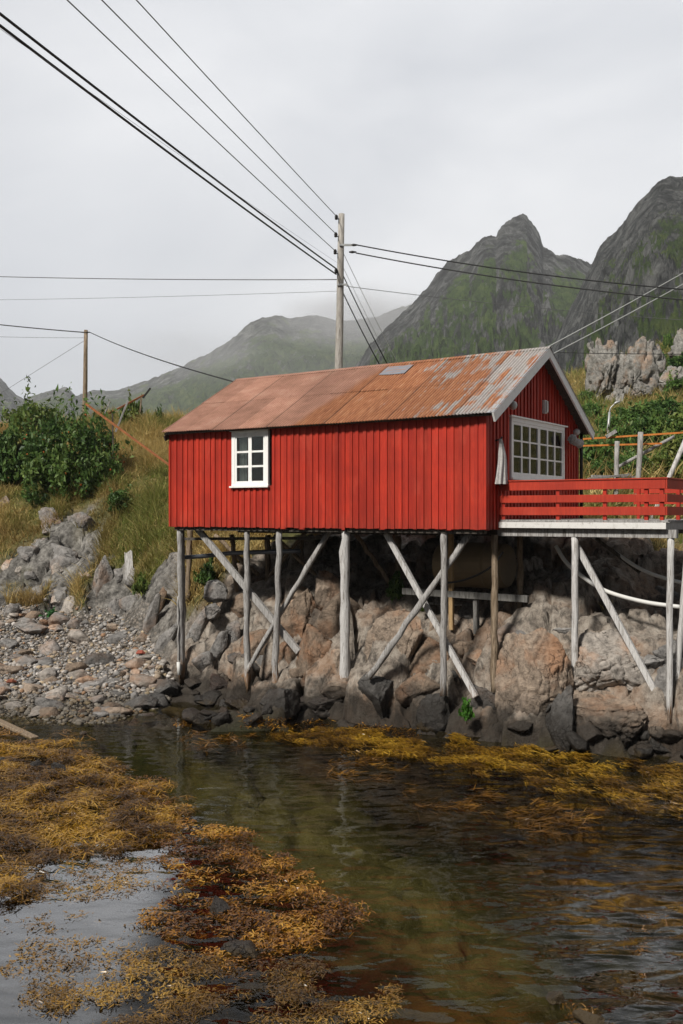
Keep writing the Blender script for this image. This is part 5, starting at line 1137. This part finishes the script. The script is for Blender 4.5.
# main pole behind the cabin
PD = 32.0
foot, top = P3(336.5, 470, PD), P3(341.5, 214, PD); foot.z = gz(foot.x, foot.y) - .3
M_POLE = mat_wood('pole_timber', (.46, .44, .41), (.34, .32, .29), (.2, .18, .16), False)
pole1 = empty('utility_pole', tuple(foot), 0, 'tall grey timber utility pole standing behind the cabin roof', 'utility pole')
b = MB(); b.tube([p - foot for p in line_pts(foot, top, 7, .008, 3)], [.155, .15, .14, .13, .12, .11, .10], 12); b.build('pole', M_POLE, pole1, smooth=True)
M_INS = mat_plain('insulator', (.03, .028, .027), .35)
def pp(y): return lerp(top, foot, (y - 214) / (470 - 214) * (top.z - P3(336.5, 470, PD).z) / (top.z - foot.z))
ends = {}
for k, (y, dx) in enumerate([(219, -.16), (236.5, -.17), (253.5, -.18), (272.5, -.14)]):
    p = pp(y); e_ = p + Vector((dx, -.10, 0)); b = MB()
    b.tube([p - foot, p - foot + Vector((dx, -.10, -.03)), e_ - foot + Vector((0, 0, .02))], .014, 6); b.tube([e_ - foot + Vector((0, 0, z)) for z in (-.05, -.04, .0, .03, .08, .11)], [.03, .055, .05, .06, .045, .02], 10)
    b.build('insulator', M_INS, pole1, smooth=True); ends[k] = e_ + Vector((0, 0, .06))
p = pp(246); b = MB(); b.bar(p - foot + Vector((-.05, -.12, 0)), p - foot + Vector((.42, -.12, .0)), .05, .06); b.build('bracket', M_STEEL, pole1)
p = pp(285.5); b = MB(); b.bar(p - foot + Vector((-.1, -.13, 0)), p - foot + Vector((.24, -.13, .0)), .05, .06); b.build('bracket', M_STEEL, pole1)
for k, (y, dx) in enumerate([(246, .40), (253, .36)]):
    p = pp(y) + Vector((dx, -.12, 0)); b = MB(); b.tube([p - foot + Vector((-.10, 0, 0)), p - foot + Vector((.0, 0, 0)), p - foot + Vector((.14, 0, 0))], [.02, .045, .02], 8); b.build('clamp', M_INS, pole1, smooth=True)
# the line runs on towards a pole behind the viewer, left
def far(dz): return Vector((-8.0, 4.0, dz))
wire('power_line', ends[0], far(14.45), .012, .06, M_WIRE, 'topmost thin wire climbing from the pole to the upper left', 'wire')
wire('power_line', ends[1], far(13.75), .012, .08, M_WIRE, 'second thin wire from the top running to the upper left', 'wire')
wire('power_line', ends[2], far(13.2), .012, .10, M_WIRE, 'third thin wire from the top running to the upper left', 'wire')
ca0, cb0 = ends[3] + Vector((0, 0, .04)), ends[3] + Vector((0, .0, -.14))
wire('power_cable', ca0, far(11.75), .024, .14, M_CABLE, 'upper strand of the thick black cable pair crossing the sky on the left', 'cable')
wire('power_cable', cb0, far(11.58), .024, .14, M_CABLE, 'lower strand of the thick black cable pair crossing the sky on the left', 'cable')
wire('telephone_wire', pp(265), far(11.2), .0035, .10, M_WIRE, 'faint thin wire under the thick cable pair', 'wire')
wire('power_line', pp(279.5), P3(-300, 261, 55), .016, .3, M_WIRE, 'level wire running left from the pole across the pale sky', 'wire')
wire('telephone_wire', pp(291), P3(-300, 297, 58), .007, .25, M_WIRE, 'faint level wire just below the other level one', 'wire')
# to the right
r1 = pp(246) + Vector((.52, -.12, 0)); r2 = pp(253) + Vector((.48, -.12, -.03))
wire('power_cable', r1, P3(800, 297, 30), .020, .25, M_CABLE, 'upper black cable running right from the pole in front of the peak', 'cable')
wire('power_cable', r2, P3(800, 309, 28), .020, .22, M_CABLE, 'lower black cable running right from the pole in front of the peak', 'cable')
wire('telephone_wire', pp(287) + Vector((.2, -.1, 0)), P3(820, 327, 40), .010, .2, M_WIRE, 'faint wire running right below the two black cables', 'wire')
wire('telephone_wire', P3(540, 352, 40), P3(760, 353.5, 40), .014, .05, M_CABLE, 'thin dark level wire in front of the crags on the hill', 'wire')
M_LW = mat_plain('pale_wire', (.42, .43, .42), .5, .1)
wire('stay_wire', P3(500, 372, 30), P3(760, 228, 46), .018, .1, M_LW, 'upper pale wire slanting up to the right beside the gable roof', 'wire')
wire('stay_wire', P3(500, 381, 30), P3(760, 240, 46), .022, .1, M_LW, 'lower pale wire slanting up to the right beside the gable roof', 'wire')
# down behind the roof
for k, (y, ex, r, m, lab, nm) in enumerate([(270, 390, .018, M_CABLE, 'right hand black cable dropping from the pole behind the roof', 'power_cable'), (287, 382, .018, M_CABLE, 'left hand black cable dropping from the pole behind the roof', 'power_cable'), (248, 401, .009, M_LW, 'thin pale wire dropping from the pole to the right', 'stay_wire'), (262, 394, .007, M_LW, 'thinnest pale wire dropping from the pole between the others', 'stay_wire')]):
    q = P3(ex, 366, 34); q2 = pp(y) + (q - pp(y)) * 1.5; wire(nm, pp(y), q2, r, .12, m, lab, 'cable' if 'cable' in nm else 'wire')
# smaller pole on the left
f2, t2 = P3(84.5, 452, 50), P3(86, 330, 50); f2.z = gz(f2.x, f2.y) - .3
pole2 = empty('utility_pole', tuple(f2), 0, 'short brown utility pole standing beyond the bushes on the left', 'utility pole')
b = MB(); b.tube([p - f2 for p in line_pts(f2, t2, 5, .005, 4)], [.125, .12, .11, .10, .095], 10); b.build('pole', M_BROWN, pole2, smooth=True)
b = MB(); b.tube([t2 - f2 + Vector((-.22, -.05, -.12)), t2 - f2 + Vector((0, -.08, -.14)), t2 - f2 + Vector((.2, -.05, -.12))], .03, 6); b.build('clamp', M_INS, pole2)
wire('power_line', t2 + Vector((-.2, -.05, -.12)), P3(-260, 283, 62), .026, .35, M_CABLE, 'dark wire running left from the short pole', 'wire')
wire('telephone_wire', t2 + Vector((-.1, -.05, -.4)), P3(-260, 318, 60), .010, .3, M_WIRE, 'faint wire running left below the dark one from the short pole', 'wire')
wire('stay_wire', t2 + Vector((0, -.05, -.5)), P3(-10, 400, 58), .011, .0, M_WIRE, 'faint stay wire slanting down left from the short pole', 'wire')
wire('power_line', t2 + Vector((.2, -.05, -.12)), L2W((-8.2, 2.6, 7.95)), .020, .15, M_CABLE, 'dark wire running from the short pole down to the cabin roof', 'wire')

# street lamp on the hill road
lf, lt = P3(606.5, 482, 43), P3(609.5, 412, 43); lf.z = gz(lf.x, lf.y) - .2
lamp = empty('street_lamp', tuple(lf), 0, 'slim pale street lamp post on the hillside right of the gable', 'street lamp')
b = MB(); b.tube([Vector((0, 0, 0)), (lt - lf) * .5, lt - lf], [.065, .058, .045], 10); b.build('post', M_STEEL, lamp, smooth=True)
b = MB(); b.tube(spline([lt - lf, lt - lf + Vector((.05, 0, .18)), lt - lf + Vector((.2, 0, .33))], 5), .025, 8); b.build('arm', M_STEEL, lamp, smooth=True)
b = MB(); h = lt - lf + Vector((.18, 0, .33)); b.tube([h, h + Vector((.08, 0, .06)), h + Vector((.22, 0, .12)), h + Vector((.30, 0, .14))], [.02, .05, .05, .015], 10); b.build('lamp_head', M_STEEL, lamp, smooth=True)

# fish drying rack behind the deck: grey posts, struts and two orange steel rails
RD = 30.0; ro_ = P3(628, 484, RD); ro_.z = gz(ro_.x, ro_.y)
frame = empty('drying_rack', tuple(ro_), 0, 'timber drying rack with two orange rails behind the deck', 'drying rack')
def fr(name, a, c, r, mat, seed=1, n=8, wob=.15):
    b = MB(); b.tube([p - ro_ for p in line_pts(a, c, 5, .006, seed)], r, n, wob=wob, seed=seed); return b.build(name, mat, frame, smooth=True)
def gp(px, py, d): p = P3(px, py, d); p.z = min(p.z, gz(p.x, p.y) - .1); return p
fr('post', P3(617, 441, 29.8), gp(615.5, 486, 29.8), .066, M_GREY, 2); fr('post', P3(641, 432, 29.9), gp(637, 486, 29.9), .08, M_GREY, 3)
fr('strut', P3(674, 436.5, 30.3), P3(618, 467, 30.3), .055, M_GREY, 4); fr('strut', P3(686, 439, 29.0), gp(647, 482, 29.0), .066, M_PALE, 5)
for (a, c, lab) in [((560, 440.5, 31.5), (700, 431.5, 29.2), None), ((560, 446.5, 31.5), (662, 443.5, 30.0), None)]:
    b = MB(); b.bar(P3(*a) - ro_, P3(*c) - ro_, .04, .052); b.build('rail', M_ORANGE, frame)
bd = MB(); bb0 = P3(611, 437, 30.5); bd.bar(P3(606, 437, 30.5) - ro_, P3(616, 431, 30.5) - ro_, .10, .10); bd.build('wood_block', M_GREY, frame)
b = MB()
for q in [((588, 479, 29.0), (630, 474.5, 30)), ((592, 476, 29.6), (634, 477, 30.2))]: b.bar(P3(*q[0]) - ro_, P3(*q[1]) - ro_, .10, .06)
b.build('cross_plank', M_GREY, frame)

# rusty bars among the bushes on the left
qo = P3(113, 470, 36.5); qo.z = gz(qo.x, qo.y)
rust = empty('rusty_frame', tuple(qo), 0, 'old rusty steel frame with one long slanting orange bar beside the berry bush', 'steel frame')
def rb_(name, a, c, w, mat): b = MB(); b.bar(P3(*a) - qo, P3(*c) - qo, w, w * .8); return b.build(name, mat, rust)
rb_('bar', (86, 404, 36.2), (172, 467, 35.2), .085, M_RUST); rb_('bar', (109, 413.5, 37.2), (144, 395, 38.2), .075, M_RUST)
rb_('pipe', (143, 398, 38.0), (150.5, 388, 38.0), .075, M_BLACK); rb_('post', (128, 400.5, 37.6), (115.5, 432, 37.4), .07, M_GREY); rb_('post', (141.5, 397, 37.9), (140, 412, 37.9), .06, M_BROWN)
a = P3(112.5, 413, 37); c = P3(113.5, 470, 37); c.z = min(c.z, gz(c.x, c.y) - .1); b = MB(); b.bar(a - qo, c - qo, .05, .05); b.build('post', M_DARKW, rust); rb_('post', (110, 401, 37.5), (104, 415, 37.5), .05, M_GREY)
# weathered plank leaning on the bank and a timber in the shallows
def plank(name, p, w, th, h, rot, mat, label):
    b = MB(); r = random.Random(3); n = 7
    for i in range(n): x0 = -w / 2 + i * w / n; b.box(x0 + .002, -th / 2 + r.uniform(-.006, .006), r.uniform(-.06, 0), x0 + w / n - .002, th / 2, h + r.uniform(-.10, .02))
    o = b.build(name, mat, None); o.location = p; o.rotation_euler = rot; return tag(o, label, 'plank')
pl = hitq(130.5, 579); pl.y -= .12; plank('plank', pl, .24, .07, .92, (-.30, -.07, .15), M_PALE, 'white weathered plank leaning upright on the grassy bank')
a = P3(-30, 709, 22.6); a.z = .10; c = CZ * F / (738 - CY); c = P3(35, 738, c); c.z = -.01
b = MB(); b.bar(Vector((0, 0, 0)), c - a, .16, .07); o = b.build('driftwood_board', M_BROWN, None, bevel=.01); o.location = a; tag(o, 'brown board sticking out into the shallows at the left edge', 'board')
for px, py, t, lab in [(50, 646, (.27, .075, .045), 'red scrap lying among the beach stones'), (141, 656, (.27, .07, .045), 'red scrap lying on the beach near the left stilt'), (12, 685, (.25, .085, .05), 'rusty red scrap at the left edge of the beach')]:
    p = hitq(px, py); b = MB(); r = random.Random(px); q = 7
    b.tube([(-.12, 0, .03), (-.06, .02, .06), (.05, -.02, .07), (.12, .01, .04)], [.02, .06, .055, .02], 7, wob=.4, seed=px); o = b.build('brick_fragment', mat_plain('red_scrap', t, .8), None); o.location = p + Vector((0, -.05, .04)); tag(o, lab, 'scrap')
